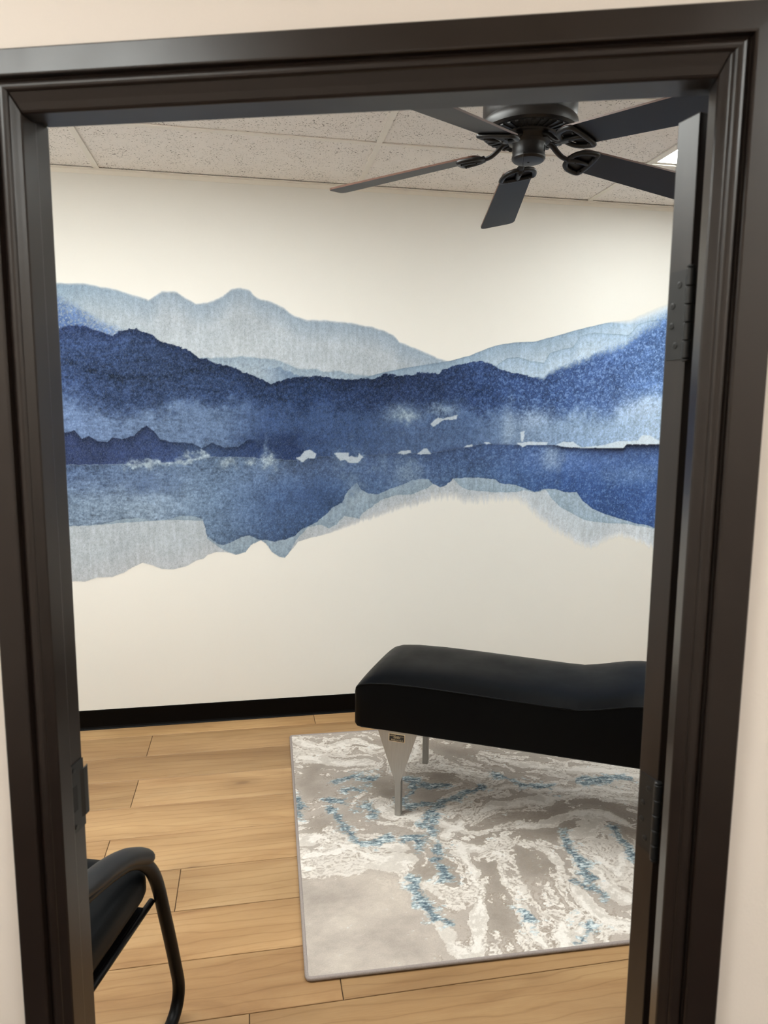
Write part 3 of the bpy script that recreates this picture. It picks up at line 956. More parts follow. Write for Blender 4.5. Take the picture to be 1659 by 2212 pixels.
    ss = np.interp(X, [-1, 0, .05, .4], [.004, .005, .04, .05])
    wash(np.clip(t / ss, 0, 1) * above * sstep(b, b - .15, X), tint(c, (nf, .16), (nm, .12), (nb, .10), (ng, .16)))
    # the reflection in the lake
    top, a, b = cv('refl_bot')
    t = Z - (top + .003 * nm + .004 * nq)
    below = sstep(.003, -.003, Z - wl_ + .003 * nm + np.interp(X, [0, .4], [.004, 0]) * nq)
    dpt = wl_ - Z
    c = xg((-.95, (90, 112, 150)), (-.5, (110, 132, 162)), (-.1, (110, 134, 164)), (.25, (92, 114, 150)), (.7, (84, 106, 144)), (1.1, (78, 102, 144)), (1.6, (80, 106, 154)), (2.2, (82, 110, 162)))
    c2 = xg((-.95, (128, 150, 174)), (-.5, (136, 156, 176)), (-.2, (112, 136, 164)), (.1, (80, 104, 142)), (.35, (68, 92, 130)), (.8, (92, 116, 150)), (1.2, (80, 106, 144)), (1.7, (58, 84, 132)), (2.2, (62, 90, 142)))
    q = sstep(.02, .22, dpt + .04 * nm)[..., None]
    c = c * (1 - q) + c2 * q
    c = tint(c, (nf, .14), (nm, .13), (nb, .18), (st, .07), (ng, .18), (hz, np.interp(X, [-.9, .0, .4], [.22, .10, 0])), (edge(dpt, .03), -.20), (edge(t, .007), -.16))
    sp2 = sstep(.2, .6, ng + .4 * nf) * np.interp(X, [-1, .4, 1.2, 2.2], [.1, .12, .2, .3])
    c = c * (1 - sp2[..., None]) + np.array((150, 174, 200)) * sp2[..., None]
    mr = sstep(0, .004, t) * below
    # paler washes under it first
    ptop, _, _ = cv('pale_bot')
    tp = Z - (ptop + .003 * nm)
    fe = np.interp(X, [-1, .35, .5, .8, 1.2, 2.3], [.005, .005, .03, .05, .06, .03])
    wash(np.clip(tp / fe + .5 * st * np.interp(X, [.35, .6], [0, 1]) * (tp < .05), 0, 1) * below * (tp > -.01),
         tint(grad(tp / .12, (199, 204, 206), (188, 197, 201)), (nf, .06), (st, .08), (nb, .05), (ng, .05), (np.exp(-np.abs(tp - .002) / .004) * np.interp(X, [.3, .5], [1, 0]), -.06)))
    mtop, _, _ = cv('mist_bot')
    tm = Z - (mtop + .003 * nm + .003 * nq)
    wash(sstep(0, .005, tm) * below * .9, tint(grad(tm / .08, (146, 168, 184), (156, 176, 190)), (nf, .10), (st, .11), (ng, .08), (np.exp(-np.abs(tm - .002) / .005), -.08)))
    wash(mr, c)
    blob(.81, 1.30, .07, .07, (134, 156, 178), .75)
    blob(1.605, 1.37, .055, .07, (140, 162, 190), .8)
    blob(-.50, 1.25, .10, .05, (84, 106, 144), .5)
    blob(.3, 1.18, .14, .07, (66, 88, 128), .5)
    blob(2.1, 1.27, .16, .05, (112, 140, 178), .5)
    blob(.09, 1.365, .035, .030, (176, 194, 204), .95, .8)
    blob(.08, 1.42, .010, .05, (140, 162, 186), .6)
    for xx, zz in ((-.56, 1.342), (-.50, 1.345), (-.44, 1.35), (-.39, 1.352), (-.34, 1.356), (-.29, 1.36), (-.25, 1.37), (-.235, 1.385), (-.12, 1.352), (0, 1.35)):
        blob(xx, zz, .030, .013, (174, 192, 203), .8, .9)
    for xx, zz in ((.55, 1.375), (.68, 1.36), (.52, 1.25), (.45, 1.37)):
        blob(xx, zz, .035, .05, (120, 144, 172), .5, .9)
    # black shoreline on the right
    k = np.interp(X, [1.52, 1.66, 2.0, 2.4], [0, .75, 1.0, 1.0]) * edge(dpt - .004 * (1 + 2 * nm), np.interp(X, [1.6, 2.2], [.012, .03])) * (dpt > -.002)
    wash(k.clip(0, 1), np.ones(X.shape + (3,)) * np.array((24, 27, 42)))
    k = np.interp(X, [.25, .4, 1.3, 1.5], [0, .5, .4, 0]) * np.exp(-np.abs(dpt) / .010) * (.5 + 1.2 * nm).clip(0, 1)
    wash(k.clip(0, 1), np.ones(X.shape + (3,)) * np.array((36, 46, 74)))
    # unpainted slivers along the shore
    for name, poly in GAPS.items():
        P = np.array(poly)
        Xw, Zw = X + .005 * nm, Z + .004 * nq
        ins = np.zeros(X.shape, bool)
        for (xa, za), (xb, zb) in zip(P, np.roll(P, -1, 0)):
            ins ^= ((za > Zw) != (zb > Zw)) & (Xw < (xb - xa) * (Zw - za) / (zb - za + 1e-9) + xa)
        f = ins.astype(float)
        f[1:-1, 1:-1] = (f[1:-1, 1:-1] * 2 + f[:-2, 1:-1] + f[2:, 1:-1] + f[1:-1, :-2] + f[1:-1, 2:]) / 6
        wash(f * .9, tint(np.ones(X.shape + (3,)) * np.array((202., 214., 220.)), (nf, .05)))
    return col.clip(4, 250), alp

def build_mural():
    x0, x1, z0, z1 = -1.25, 2.62, 0.745, 2.245
    nx, nz = 1300, 504
    X, Z = np.meshgrid(np.linspace(x0, x1, nx), np.linspace(z0, z1, nz), indexing='ij')
    col, alp = mural_colours(X, Z)
    grey = col.mean(-1, keepdims=True)
    k = np.interp(grey, [60, 130, 190], [1.0, .95, .86])
    k2 = 1 + sstep(.1, .6, alp) * (np.interp(X, [-1, .8, 1.35, 2.3], [.90, .90, .99, 1.09]) - 1)
    col = np.where(alp[..., None] > .3, grey + (col - grey) * k, col) * k2[..., None]
    lin = s2l(col.clip(0, 255)) / s2l((228, 224, 213)) * np.array(WALL[:3])
    # mesh: only the painted cells
    keep = alp > 0.004
    cell = keep[:-1, :-1] | keep[1:, :-1] | keep[:-1, 1:] | keep[1:, 1:]
    idx = np.arange(nx * nz).reshape(nx, nz)
    q = np.stack([idx[:-1, :-1], idx[1:, :-1], idx[1:, 1:], idx[:-1, 1:]], -1)[cell]
    used = np.zeros(nx * nz, bool)
    used[q.ravel()] = True
    remap = -np.ones(nx * nz, int)
    remap[used] = np.arange(used.sum())
    q = remap[q]
    nv = int(used.sum())
    co = np.stack([X.ravel()[used], np.full(nv, YB - .0008), Z.ravel()[used]], -1).astype(np.float32)
    me = bpy.data.meshes.new('wall_mural')
    me.vertices.add(nv)
    me.vertices.foreach_set('co', co.ravel())
    me.loops.add(q.size)
    me.polygons.add(len(q))
    me.loops.foreach_set('vertex_index', q.ravel().astype(np.int32))
    me.polygons.foreach_set('loop_start', np.arange(0, q.size, 4, dtype=np.int32))
    me.polygons.foreach_set('loop_total', np.full(len(q), 4, dtype=np.int32))
    me.update()
    at = me.attributes.new('Pigment', 'FLOAT_COLOR', 'POINT')
    rgba = np.concatenate([lin.reshape(-1, 3)[used], alp.ravel()[used][:, None]], 1).astype(np.float32)
    at.data.foreach_set('color', rgba.ravel())
    me.materials.append(MT['mural'])
    o = bpy.data.objects.new('wall_mural', me)
    COL.objects.link(o)
    tag(o, 'blue watercolour mural of mountains mirrored in a lake on the back wall', 'mural')
build_mural()

# ---------------------------------------------------------------- the rug: veins of its marbled pattern, in room metres
RUG_VEINS = {
    'white': [[(0.196,3.35),(0.336,3.219),(0.487,3.289),(0.582,3.2)],[(0.196,3.174),(0.325,3.108),(0.521,3.032)],[(0.161,2.515),(0.263,2.526),(0.356,2.396),(0.466,2.323),(0.526,2.3)],[(0.157,2.352),(0.279,2.305),(0.414,2.307),(0.518,2.263)],[(0.186,2.412),(0.251,2.415),(0.38,2.448),(0.514,2.396)],[(0.503,2.266),(0.532,2.118),(0.551,1.986),(0.581,1.866),(0.592,1.855)],[(0.742,2.385),(0.731,2.226),(0.729,2.106),(0.696,1.981),(0.647,1.854)],[(0.901,2.415),(0.887,2.303),(0.835,2.195),(0.832,2.065),(0.828,1.937),(0.844,1.852)],[(0.591,2.593),(0.722,2.603),(0.84,2.686),(1.059,2.749),(1.184,2.681),(1.436,2.674),(1.597,2.591)],[(0.716,2.447),(0.788,2.511),(0.961,2.612),(1.156,2.613),(1.363,2.631),(1.569,2.542)],[(0.706,2.541),(0.804,2.447),(0.945,2.438),(1.068,2.447),(1.249,2.495),(1.374,2.457),(1.465,2.362)],[(1.167,2.34),(1.301,2.407),(1.357,2.336),(1.349,2.223),(1.242,2.124),(1.21,2.193),(1.17,2.254)],[(1.17,2.149),(1.185,2.049),(1.221,1.996)],[(0.997,2.34),(1.046,2.249),(1.04,2.122),(1.057,2.037),(1.093,1.921),(1.167,1.888)],[(0.937,1.928),(0.923,1.842)],[(1.03,1.933),(0.973,1.862),(0.94,1.839)],[(1.051,3.028),(1.183,2.94),(1.36,2.846),(1.51,2.82),(1.678,2.73)],[(0.735,3.246),(0.757,3.147),(0.697,2.98),(0.822,2.98),(0.972,2.851)],[(0.566,2.193),(0.634,2.1),(0.718,2.074)],[(0.895,2.302),(0.823,2.342),(0.729,2.373)],[(0.494,2.71),(0.538,2.602),(0.636,2.553)]],
    'dark': [[(0.826,2.458),(0.977,2.526),(1.11,2.503),(1.26,2.561),(1.395,2.555),(1.473,2.392)],[(0.841,2.396),(0.94,2.423),(1.013,2.381),(1.12,2.377),(1.19,2.41)],[(0.831,3.182),(0.94,3.093),(1.072,3.025)],[(0.789,2.893),(0.828,2.886)],[(0.268,3.054),(0.218,2.922),(0.249,2.842)],[(0.236,2.607),(0.244,2.598)],[(0.577,2.24),(0.664,2.263),(0.661,2.164)],[(0.96,2.291),(0.96,2.186),(0.999,2.179)],[(0.813,2.237),(0.773,2.075),(0.759,1.93)],[(0.513,2.871),(0.547,2.79)],[(0.48,3.241),(0.648,3.261)],[(1.362,2.38),(1.441,2.321)]],
    'blue': [[(0.342,2.901),(0.426,2.945),(0.497,2.893),(0.438,2.828),(0.375,2.857)],[(0.655,2.886),(0.69,2.86),(0.637,2.757),(0.598,2.71)],[(0.646,2.52),(0.683,2.594),(0.762,2.681),(0.85,2.72),(0.953,2.761)],[(0.685,2.677),(0.605,2.657)],[(0.7,2.82),(0.798,2.813)],[(1.044,2.849),(1.086,2.822),(1.128,2.743),(1.236,2.709)],[(1.376,2.742),(1.477,2.755),(1.614,2.731)],[(1.406,2.718),(1.511,2.719)],[(0.299,2.693),(0.348,2.587),(0.37,2.493),(0.389,2.453),(0.489,2.443)],[(0.388,2.678),(0.446,2.701),(0.461,2.624)],[(0.18,2.8),(0.185,2.68)],[(0.536,2.421),(0.612,2.451),(0.57,2.345)],[(0.667,2.398),(0.632,2.295),(0.651,2.215)],[(0.535,2.198),(0.546,2.115),(0.551,2.017),(0.585,1.98)],[(0.837,2.009),(0.836,1.956)],[(1.148,2.357),(1.13,2.261),(1.141,2.193),(1.119,2.096)],[(1.073,2.104),(1.095,2.065),(1.132,2.058),(1.16,2.018)],[(1.12,2.133),(1.139,2.105)],[(1.363,2.365),(1.355,2.25),(1.359,2.194)],[(0.962,1.831),(1.019,1.904)],[(0.289,2.772),(0.352,2.752)],[(0.661,2.472),(0.705,2.573)]],
}

RUG_A = math.radians(-1.5)
RUG_O = Vector((0.133, 1.837, 0))
RUG_L, RUG_W, RUG_H = 2.40, 1.56, 0.010
def rug_colours(A, B):
    """colour of every pile point; A along the long side, B along the short side (metres)"""
    ca, sa = math.cos(RUG_A), math.sin(RUG_A)
    U = A + .022 * fbm(A * 5, B * 5, 3, .5, 2.0)
    V = B + .022 * fbm(A * 5, B * 5, 3, .5, 12.0)
    U, V = U + .016 * fbm(U * 16, V * 16, 3, .55, 4.0), V + .016 * fbm(U * 16, V * 16, 3, .55, 14.0)
    U, V = U + .006 * fbm(U * 60, V * 60, 3, .6, 5.0), V + .006 * fbm(U * 60, V * 60, 3, .6, 15.0)
    def dist(lines):
        best = np.full(A.shape, 9.0)
        for L in lines:
            P = [((p[0] - RUG_O.x) * ca + (p[1] - RUG_O.y) * sa, -(p[0] - RUG_O.x) * sa + (p[1] - RUG_O.y) * ca) for p in L]
            for (xa, ya), (xb, yb) in zip(P, P[1:]):
                dx, dy = xb - xa, yb - ya
                t = np.clip(((U - xa) * dx + (V - ya) * dy) / (dx * dx + dy * dy + 1e-9), 0, 1)
                best = np.minimum(best, np.hypot(U - xa - t * dx, V - ya - t * dy))
        return best
    dw_, dd, db = dist(RUG_VEINS['white']), dist(RUG_VEINS['dark']), dist(RUG_VEINS['blue'])
    n1 = fbm(U * 6, V * 9, 5, .55, 8.0)
    n2 = fbm(U * 24, V * 34, 4, .65, 21.0)
    n3 = fbm(A * 130, B * 180, 2, .7, 31.0)
    nb = fbm(A * 3.3, B * 3.3, 2, .5, 51.0)
    plain = np.exp(-(((A - .18) / .30) ** 2 + ((B - .20) / .30) ** 2) ** 3)
    far = sstep(1.30, 1.7, A)
    # bands that run alongside the veins, cream over a taupe ground
    k = 1 - .85 * plain
    fl = dw_ / .060 + 1.1 * n1 + .22 * n2
    band = np.cos(2 * math.pi * fl) * (.35 + .65 * np.exp(-(dw_ / .12) ** 2))
    def spot(a, b, ra, rb):
        return np.exp(-(((U - a) / ra) ** 2 + ((V - b) / rb) ** 2))
    fill = spot(1.12, .45, .10, .11) + .8 * spot(1.10, .30, .10, .06) + .7 * spot(.19, .56, .20, .10) + .6 * spot(.16, 1.36, .18, .12) + .6 * spot(1.42, .93, .22, .12)
    g = -.12 + .62 * np.exp(-(dw_ / .024) ** 2) + .30 * np.exp(-(dw_ / .07) ** 2) + (.34 * band + .30 * n1 + .16 * nb) * k - .60 * np.exp(-(dd / .038) ** 2) - .45 * plain + far * .2 + .55 * fill
    cream = sstep(.02, .12, g + .34 * n2 + .20 * n3)
    lowt = 14 * nb + 14 * n1 + 9 * n2
    taupe = np.stack([184 + lowt, 174 + lowt * .97, 165 + lowt * .93], -1)
    taupe = taupe - (24 * np.exp(-(dd / .05) ** 2) * k)[..., None]
    cloud = fbm(A * 7, B * 10, 4, .62, 61.)
    taupe = taupe + (plain * (26 * cloud + 8))[..., None] * np.array((1.0, .98, .90))
    crm = np.stack([218 + 10 * n1, 211 + 10 * n1, 203 + 10 * n1], -1) + (13 * n2 + 6 * n3)[..., None]
    col = taupe * (1 - cream[..., None]) + crm * cream[..., None]
    # fine threads on the borders of the bands: brown outline, white inside
    e = g + .34 * n2 + .20 * n3 - .07
    brown = np.exp(-((e + .06) / .05) ** 2) * k * sstep(-.5, .3, n2 + .5 * nb)
    col = col * (1 - .62 * brown[..., None]) + np.array((140, 127, 115)) * .62 * brown[..., None]
    f2 = fl * 3.0 + .5 * n2
    thr = np.abs(f2 - np.round(f2)) * 2
    th_b = sstep(.45, .10, thr + .5 * n3) * k * sstep(.30, .02, dw_) * sstep(-.4, .2, n1 + .8 * n2) * .75
    col = col * (1 - th_b[..., None]) + np.array((158, 146, 135)) * th_b[..., None]
    white = np.exp(-((e - .14) / .07) ** 2) * k * sstep(-.35, .2, n2) * .85 + sstep(.55, .9, g + .8 * n2 + .3 * n3 - .45 * fill) * .8 * k
    white = white.clip(0, .95)
    col = col * (1 - white[..., None]) + np.array((240, 235, 229)) * white[..., None]
    # silvery blue flecks, broken into short weft streaks
    sh = fbm(A * 40, B * 200, 3, .7, 41.0)
    bl = .62 * np.exp(-(db / .022) ** 2) + .50 * np.exp(-(db / .060) ** 2) + .95 * n2 + .40 * sh + .30 * n3 + .25 * n1 + far * (1.0 * n1 - .1)
    bm_ = (sstep(.55, 1.0, bl) * .88)[..., None]
    bs = [(-.6, (58, 76, 92)), (-.25, (88, 108, 122)), (.02, (126, 146, 156)), (.25, (176, 194, 202)), (.6, (228, 236, 238))]
    q = sh + .55 * n3 + .3 * n2 - .06
    bc = np.stack([np.interp(q, [s[0] for s in bs], [s[1][k_] for s in bs]) for k_ in range(3)], -1)
    col = col * (1 - bm_) + bc * bm_
    return col.clip(20, 246)

def build_rug():
    root = empty('area_rug', RUG_O, RUG_A)
    tag(root, 'grey and cream marbled rug with blue flecks under the black bench', 'rug')
    nx, ny = 800, 520
    A, B = np.meshgrid(np.linspace(0, RUG_L, nx), np.linspace(0, RUG_W, ny), indexing='ij')
    lin = s2l(rug_colours(A, B))
    verts = np.stack([A, B, np.full(A.shape, RUG_H)], -1).reshape(-1, 3)
    idx = np.arange(nx * ny).reshape(nx, ny)
    q = np.stack([idx[:-1, :-1], idx[1:, :-1], idx[1:, 1:], idx[:-1, 1:]], -1).reshape(-1, 4)
    # skirt down to the floor
    loop = np.concatenate([idx[:, 0], idx[-1, 1:], idx[-2::-1, -1], idx[0, -2:0:-1]])
    low = verts[loop].copy()
    low[:, 2] = 0.0012
    base = len(verts)
    verts = np.concatenate([verts, low])
    k = np.arange(len(loop))
    k2 = np.roll(k, -1)
    q = np.concatenate([q, np.stack([base + k, base + k2, loop[k2], loop[k]], -1)])
    me = bpy.data.meshes.new('pile')
    me.vertices.add(len(verts))
    me.vertices.foreach_set('co', verts.astype(np.float32).ravel())
    me.loops.add(q.size)
    me.polygons.add(len(q))
    me.loops.foreach_set('vertex_index', q.ravel().astype(np.int32))
    me.polygons.foreach_set('loop_start', np.arange(0, q.size, 4, dtype=np.int32))
    me.polygons.foreach_set('loop_total', np.full(len(q), 4, dtype=np.int32))
    me.update()
    at = me.attributes.new('Fibre', 'FLOAT_COLOR', 'POINT')
    c = np.concatenate([lin, np.ones(A.shape + (1,))], -1).reshape(-1, 4)
    c = np.concatenate([c, c[loop]]).astype(np.float32)
    at.data.foreach_set('color', c.ravel())
    me.materials.append(MT['rug'])
    o = bpy.data.objects.new('pile', me)
    COL.objects.link(o)
    o.parent = root
    bm = bmesh.new()
    P = []
    cr = .012
    for cx_, cy_, a0 in ((RUG_L - cr, cr, -90), (RUG_L - cr, RUG_W - cr, 0), (cr, RUG_W - cr, 90), (cr, cr, 180)):
        for s in range(4):
            a = math.radians(a0 + 30 * s)
            P.append((cx_ + cr * math.cos(a), cy_ + cr * math.sin(a), RUG_H * .58 + .0012))
    tube(bm, P, .0062, 8, closed=True, up=(0, 0, 1))
    new_obj('binding', bm, MT['bind'], root, smooth=True)
build_rug()

# ---------------------------------------------------------------- upholstered bench
def build_bench():
    ang = math.radians(-28.734)
    root = empty('treatment_bench', (0.389, 2.684, 0.0), ang)
    tag(root, 'long black vinyl treatment bench on steel legs standing on the rug', 'bench')
    W, L, ZB = 0.49, 1.83, 0.362
    zu = [(0, .512), (.004, .524), (.012, .533), (.03, .543), (.067, .552), (.14, .559), (.256, .562), (.436, .560), (.694, .554), (.80, .5515), (.858, .5525), (.91, .561), (.968, .575),
          (1.03, .589), (1.079, .595), (1.2, .598), (1.5, .592), (1.76, .585), (1.80, .577), (1.82, .565), (L, .545)]
    us = [p[0] for p in zu]
    rings = []
    samples = sorted(set(us + list(np.linspace(.1, 1.75, 34))))
    def section(u, z, inset=0.0, zb=ZB):
        f = min(1.0, (u + .012) / .10) * min(1.0, (L - u + .012) / .10)
        crown = .030 * math.sin(min(1, f) * math.pi / 2)
        r = []
        e = .006
        r.append((u, inset + e, zb)); r.append((u, inset, zb + e))
        r.append((u, inset, z - .004))
        r.append((u, inset + .0012, z))
        for k in range(1, 16):
            t = k / 16
            v = W * t
            h = crown * (1 - abs(2 * t - 1) ** 3.2) ** .8
            r.append((u, max(inset, min(W - inset, v)), z + h))
        r.append((u, W - inset - .0012, z))
        r.append((u, W - inset, z - .004))
        r.append((u, W - inset, zb + e)); r.append((u, W - inset - e, zb))
        return r
    rings.append(section(-.004 + .004, np.interp(0, us, [p[1] for p in zu]) - .004, .010, ZB + .010))
    for u in samples:
        if u == 0:
            continue
        ins = .010 * max(0, 1 - u / .02) ** 2 + .010 * max(0, 1 - (L - u) / .02) ** 2
        rings.append(section(u, float(np.interp(u, us, [p[1] for p in zu])), ins, ZB + ins))
    bm = bmesh.new()
    loft(bm, rings)
    cush = new_obj('cushion', bm, MT['leather'], root, smooth=True)
    m = cush.modifiers.new('edges', 'EDGE_SPLIT')
    m.split_angle = math.radians(42)
    # piped seam along both long edges
    for v in (-.0002, W + .0002):
        bm = bmesh.new()
        P = [(u, v, float(np.interp(u, us, [p[1] for p in zu])) - .002) for u in samples if .012 <= u <= L - .012]
        tube(bm, P, .0034, 6)
        new_obj('seam', bm, MT['leather'], cush, smooth=True)
    # legs: square tube with a tapered gusset plate on the outside
    def leg(u, v, out, named):
        bm = bmesh.new()
        t = .0125
        box(bm, u - t, u + t, v - t, v + t, RUG_H + .001, ZB + .004)
        lg = new_obj('leg', bm, MT['steel'], root)
        bevel(lg, .002)
        vp = v + out * (t + .0026)
        y0, y1 = vp - .0025, vp + .0025
        o = [(u - .084, ZB + .004), (u + .078, ZB + .004), (u + .0125, .160), (u - .0125, .160)]
        bm = bmesh.new()
        prism(bm, [(a, y0, z) for a, z in o], [(a, y1, z) for a, z in o])
        gp = new_obj('gusset_plate', bm, MT['steel'], lg)
        if named:
            yf = y0 - .0001
            cz, cu = ZB - .0215, u - .004
            pl = new_obj('maker_plate', bx(cu - .033, cu + .033, yf - .001, yf, cz - .0165, cz + .0165), MT['gold'], lg)
            bm = bmesh.new()
            box(bm, cu - .0305, cu + .0305, yf - .0013, yf - .0009, cz - .014, cz + .014)
            new_obj('plate_field', bm, MT['labelblack'], lg)
            def text(s, size, du, dz):
                cu_ = bpy.data.curves.new('lettering', 'FONT')
                cu_.body = s
                cu_.size = size
                cu_.align_x = 'CENTER'
                cu_.extrude = .0001
                tmp = bpy.data.objects.new('tmp', cu_)
                COL.objects.link(tmp)
                dg = bpy.context.evaluated_depsgraph_get()
                me = bpy.data.meshes.new_from_object(tmp.evaluated_get(dg))
                bpy.data.objects.remove(tmp)
                me.materials.clear()
                me.materials.append(MT['gold'])
                t_ = bpy.data.objects.new('lettering', me)
                COL.objects.link(t_)
                t_.parent = lg
                t_.rotation_euler = (math.pi / 2, 0, 0)
                t_.location = (cu + du, yf - .0014, cz + dz)
            text('LLOYD', .0085, -.018, .0055)
            text('Made in U.S.A.', .0085, .002, -.0115)
            bm = bmesh.new()
            for k, (w, z) in enumerate(((.028, .0030), (.024, .0005), (.030, -.0020), (.030, .0062))):
                for q in range(9):
                    a = cu - w / 2 + w * q / 9 + (.0125 if k == 3 else 0)
                    box(bm, a, a + w / 9 * (.55 + .3 * ((q * 7 + k * 3) % 3) / 2), yf - .0015, yf - .0012, cz + z, cz + z + .0012)
            new_obj('small_print', bm, MT['gold'], lg)
        return lg
    leg(.182, .0205, -1, True)
    leg(.1755, W - .022, 1, False)
    leg(1.65, .0205, -1, False)
    leg(1.65, W - .022, 1, False)
build_bench()

# ---------------------------------------------------------------- guest chair against the door wall
def build_chair():
    # local axes follow the door wall: x = along it, y = into the room
    root = empty('guest_chair', (*dw(-1.04, 1.36), 0), TH)
    tag(root, 'black padded guest chair with tubular arms left of the doorway', 'chair')
    def loc(s, n, z):
        return Vector((s + 1.04, n - 1.36, z))
    sR, sL = -0.762, -1.318
    for s, d in ((sR, 1), (sL, -1)):
        prof = [(1.115, .655), (1.20, .642), (1.30, .622), (1.39, .594), (1.450, .558), (1.497, .510), (1.530, .447), (1.558, .355), (1.590, .245), (1.615, .150), (1.626, .105), (1.627, .072), (1.616, .044),
                (1.592, .025), (1.555, .0175), (1.45, .0172), (1.30, .0172), (1.19, .0172), (1.150, .024), (1.125, .046), (1.115, .085), (1.112, .30), (1.105, .50)]
        P = smooth_path([loc(s, n, z) for n, z in prof], 4)
        bm = bmesh.new()
        tube(bm, P, .0162, 14)
        new_obj('side_frame', bm, MT['tube'], root, smooth=True)
        # padded arm
        pp = [(1.115, .674), (1.20, .662), (1.30, .642), (1.375, .617), (1.430, .588), (1.470, .560), (1.496, .540)]
        pts = smooth_path([loc(s, n, z) for n, z in pp], 5)
        n = len(pts)
        rr = [.0285 * min(1, .55 + 1.8 * i / n, .42 + 3.2 * (n - 1 - i) / n) for i in range(n)]
        bm = bmesh.new()
        tube(bm, pts, rr, 16, flat=.70, up=(0, 0, 1))
        new_obj('armrest', bm, MT['armpad'], root, smooth=True)
    # seat frame
    for s in (sR - .020, sL + .020):
        bm = bmesh.new()
        tube(bm, [loc(s, 1.125, .400), loc(s, 1.535, .397)], .0085, 10)
        new_obj('seat_rail', bm, MT['tube'], root, smooth=True)
    for n_ in (1.22, 1.44):
        bm = bmesh.new()
        tube(bm, [loc(sL + .022, n_, .398), loc(sR - .022, n_, .398)], .009, 10)
        new_obj('cross_bar', bm, MT['tube'], root, smooth=True)
    # cushions: rounded slabs
    def cushion(name, c, half, ax, mat, rnd=.8):
        bm = bmesh.new()
        bmesh.ops.create_cube(bm, size=2.0)
        bmesh.ops.subdivide_edges(bm, edges=bm.edges[:], cuts=17, use_grid_fill=True)
        for v in bm.verts:
            q = Vector((v.co.x * half[0], v.co.y * half[1], v.co.z * half[2]))
            r = min(half) * rnd
            core = Vector([max(-h + r, min(h - r, c_)) for h, c_ in zip(half, q)])
            d = q - core
            if d.length > 1e-6:
                d = d.normalized() * r
            q = core + d
            # pillow the broad faces a little
            q.z *= 1 + .16 * (1 - (q.x / half[0]) ** 2) * (1 - (q.y / half[1]) ** 2)
            v.co = q
        bmesh.ops.transform(bm, matrix=Matrix.Translation(c) @ Matrix.Rotation(ax, 4, 'X'), verts=bm.verts)
        return new_obj(name, bm, mat, root, smooth=True)
    cushion('seat', loc(-1.04, 1.326, .462), (.264, .206, .053), math.radians(1.0), MT['chairpad'])
    bm = bmesh.new()
    box(bm, *sorted((loc(-.784, 0, 0).x, loc(-1.296, 0, 0).x)), loc(0, 1.13, 0).y, loc(0, 1.495, 0).y, .392, .409)
    new_obj('seat_pan', bm, MT['tube'], root)
    cushion('backrest', loc(-1.04, 1.142, .76), (.240, .030, .21), math.radians(4), MT['chairpad'])
build_chair()

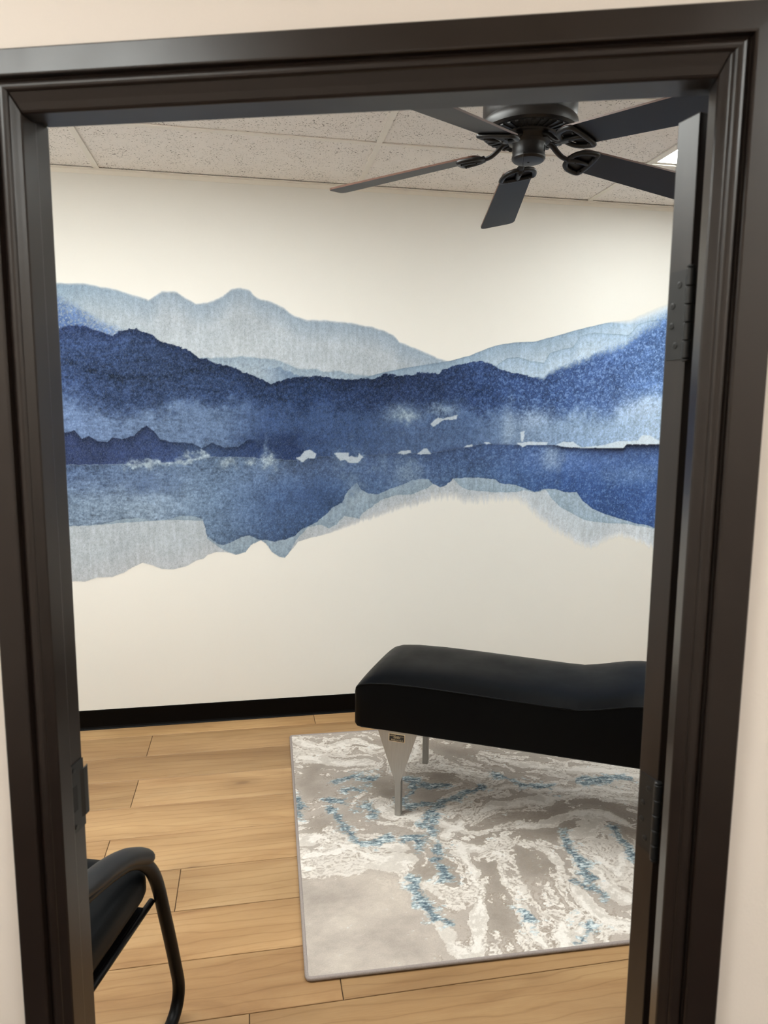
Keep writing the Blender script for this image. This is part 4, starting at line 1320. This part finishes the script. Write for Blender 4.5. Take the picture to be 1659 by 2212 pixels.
# ---------------------------------------------------------------- ceiling fan
def build_fan():
    FX, FY = 0.862, 2.219
    root = empty('ceiling_fan', (FX, FY, CEIL))
    tag(root, 'dark bronze five blade ceiling fan hanging from the tile ceiling', 'fan')
    o = -CEIL
    bm = bmesh.new()
    lathe(bm, [(.088, 2.698), (.090, 2.690), (.088, 2.650), (.070, 2.628), (.050, 2.618)], 40, o)
    new_obj('canopy', bm, MT['bronze'], root, smooth=True)
    bm = bmesh.new()
    lathe(bm, [(.050, 2.622), (.105, 2.612), (.134, 2.597), (.143, 2.575), (.143, 2.505), (.139, 2.492), (.145, 2.486), (.149, 2.470), (.147, 2.458), (.140, 2.452), (.060, 2.452)], 56, o)
    hs = new_obj('motor_housing', bm, MT['bronze'], root, smooth=True)
    m = hs.modifiers.new('edges', 'EDGE_SPLIT')
    m.split_angle = math.radians(38)
    bm = bmesh.new()
    lathe(bm, [(.136, 2.4515), (.134, 2.4505), (.080, 2.4505), (.080, 2.4515)], 48, o)
    new_obj('vent_recess', bm, MT['dark'], root)
    bm = bmesh.new()
    for k in range(34):
        a = 2 * math.pi * k / 34
        c, s = math.cos(a), math.sin(a)
        t = .0030
        ring = lambda r, w: [Vector((r * c - q * w * s, r * s + q * w * c, z + o)) for q, z in ((-1, 2.4470), (1, 2.4470), (1, 2.4508), (-1, 2.4508))]
        prism(bm, ring(.078, t), ring(.134, t * 1.5))
    new_obj('vent_ribs', bm, MT['bronze'], root)
    bm = bmesh.new()
    lathe(bm, [(.086, 2.4520), (.086, 2.4465), (.078, 2.4440), (.066, 2.4425), (.064, 2.430), (.052, 2.428)], 40, o)
    new_obj('flywheel', bm, MT['bronze'], root, smooth=True)
    bm = bmesh.new()
    lathe(bm, [(.058, 2.432), (.060, 2.429), (.053, 2.425), (.0505, 2.422), (.0495, 2.392), (.0515, 2.388), (.0515, 2.382), (.046, 2.376), (.030, 2.3735), (.006, 2.373)], 48, o)
    sw = new_obj('switch_housing', bm, MT['bronze'], root, smooth=True)
    m = sw.modifiers.new('edges', 'EDGE_SPLIT')
    m.split_angle = math.radians(38)
    bm = bmesh.new()
    lathe(bm, [(.0035, 2.3735), (.0035, 2.3715), (.002, 2.371)], 12, o)
    new_obj('cap_screw', bm, MT['dark'], sw)
    # slot of the reversing switch and the two pull chains
    a = math.radians(-40)
    bm = bmesh.new()
    box(bm, .048, .0515, -.003, .003, 2.398 + o, 2.416 + o)
    s_ = new_obj('reverse_switch', bm, MT['dark'], sw)
    s_.rotation_euler.z = a
    bm = bmesh.new()
    ca = math.radians(232)
    for k in range(17):
        bmesh.ops.create_icosphere(bm, subdivisions=1, radius=.0016, matrix=Matrix.Translation((.054 * math.cos(ca), .054 * math.sin(ca), 2.388 + o - .0038 * k)))
    new_obj('pull_chain', bm, MT['bronze'], root)
    bm = bmesh.new()
    bmesh.ops.create_uvsphere(bm, u_segments=12, v_segments=8, radius=1.0, matrix=Matrix.Translation((.150, .010, 2.500 + o)) @ Matrix.Diagonal((.0035, .006, .011, 1)))
    new_obj('brass_tag', bm, MT['brass'], root, smooth=True)
    # blades
    R0, R1 = .150, .652
    def blade_outline():
        P = []
        w0, w1, cr = .054, .068, .022
        for k in range(9):                       # rounded root
            q = math.radians(90 + 180 * k / 8)
            P.append((R0 + .030 + .030 * math.cos(q), w0 * math.sin(q)))
        for k in range(5):
            q = math.radians(-90 + 90 * k / 4)
            P.append((R1 - cr + cr * math.cos(q), -w1 + cr + cr * math.sin(q)))
        for k in range(5):
            q = math.radians(0 + 90 * k / 4)
            P.append((R1 - cr + cr * math.cos(q), w1 - cr + cr * math.sin(q)))
        return P
    proto = None
    for k, deg in enumerate((150, 79, 7, -65, 222)):
        th = math.radians(deg)
        e = empty('blade_arm', (0, 0, 0), th, root)
        if proto is None:
            pitch = math.radians(-11.5)
            droop = math.radians(6.5)
            Mx = Matrix.Translation((R0, 0, 2.404 + o)) @ Matrix.Rotation(droop, 4, 'Y') @ Matrix.Rotation(pitch, 4, 'X') @ Matrix.Translation((-R0, 0, 0))
            ol = blade_outline()
            bm = bmesh.new()
            prism(bm, [(x, y, -.0028) for x, y in ol], [(x, y, .0028) for x, y in ol])
            for f in bm.faces:
                f.material_index = 0 if len(f.verts) > 4 else 1
            bmesh.ops.transform(bm, matrix=Mx, verts=bm.verts)
            blade = new_obj('blade', bm, MT['blade'], e)
            blade.data.materials.append(MT['bladeedge'])
            # openwork iron: an arm that dips from the flywheel to a shield with two openings
            bm = bmesh.new()
            arm = smooth_path([(.060, 0, 2.437 + o), (.080, 0, 2.431 + o), (.098, 0, 2.415 + o), (.118, 0, 2.401 + o), (.142, 0, 2.395 + o), (.168, 0, 2.393 + o)], 4)
            tube(bm, arm, [.0125 - .003 * i / len(arm) for i in range(len(arm))], 10, flat=.6, up=(0, 0, 1))
            Ms = Matrix.Translation((0, 0, -.0085))
            shield = [(.142, .010), (.148, .030), (.163, .046), (.185, .054), (.206, .056), (.213, .048), (.216, .024), (.217, 0), (.216, -.024), (.213, -.048), (.206, -.056), (.185, -.054), (.163, -.046), (.148, -.030), (.142, -.010)]
            pts = smooth_path([(x, y, 0) for x, y in shield] + [(*shield[0], 0)], 3)[:-1]
            tube(bm, [Mx @ (Ms @ Vector(p)) for p in pts], .0090, 8, closed=True, flat=.75, up=(Mx.to_3x3() @ Vector((0, 0, 1))))
            tube(bm, [Mx @ (Ms @ Vector(p)) for p in ((.138, 0, 0), (.18, 0, 0), (.216, 0, 0))], [.016, .010, .009], 8, flat=.6, up=(0, 0, 1))
            iron = new_obj('blade_iron', bm, MT['bronze'], e, smooth=True)
            scr = []
            for x, y in ((.165, .0), (.206, .036), (.206, -.036)):
                bm = bmesh.new()
                bmesh.ops.create_uvsphere(bm, u_segments=8, v_segments=6, radius=.004, matrix=Mx @ Matrix.Translation((x, y, -.015)))
                scr.append(new_obj('screw_head', bm, MT['bronze'], e, smooth=True))
            proto = (blade, iron, *scr)
        else:
            for p in proto:
                c = p.copy()
                COL.objects.link(c)
                c.parent = e
build_fan()
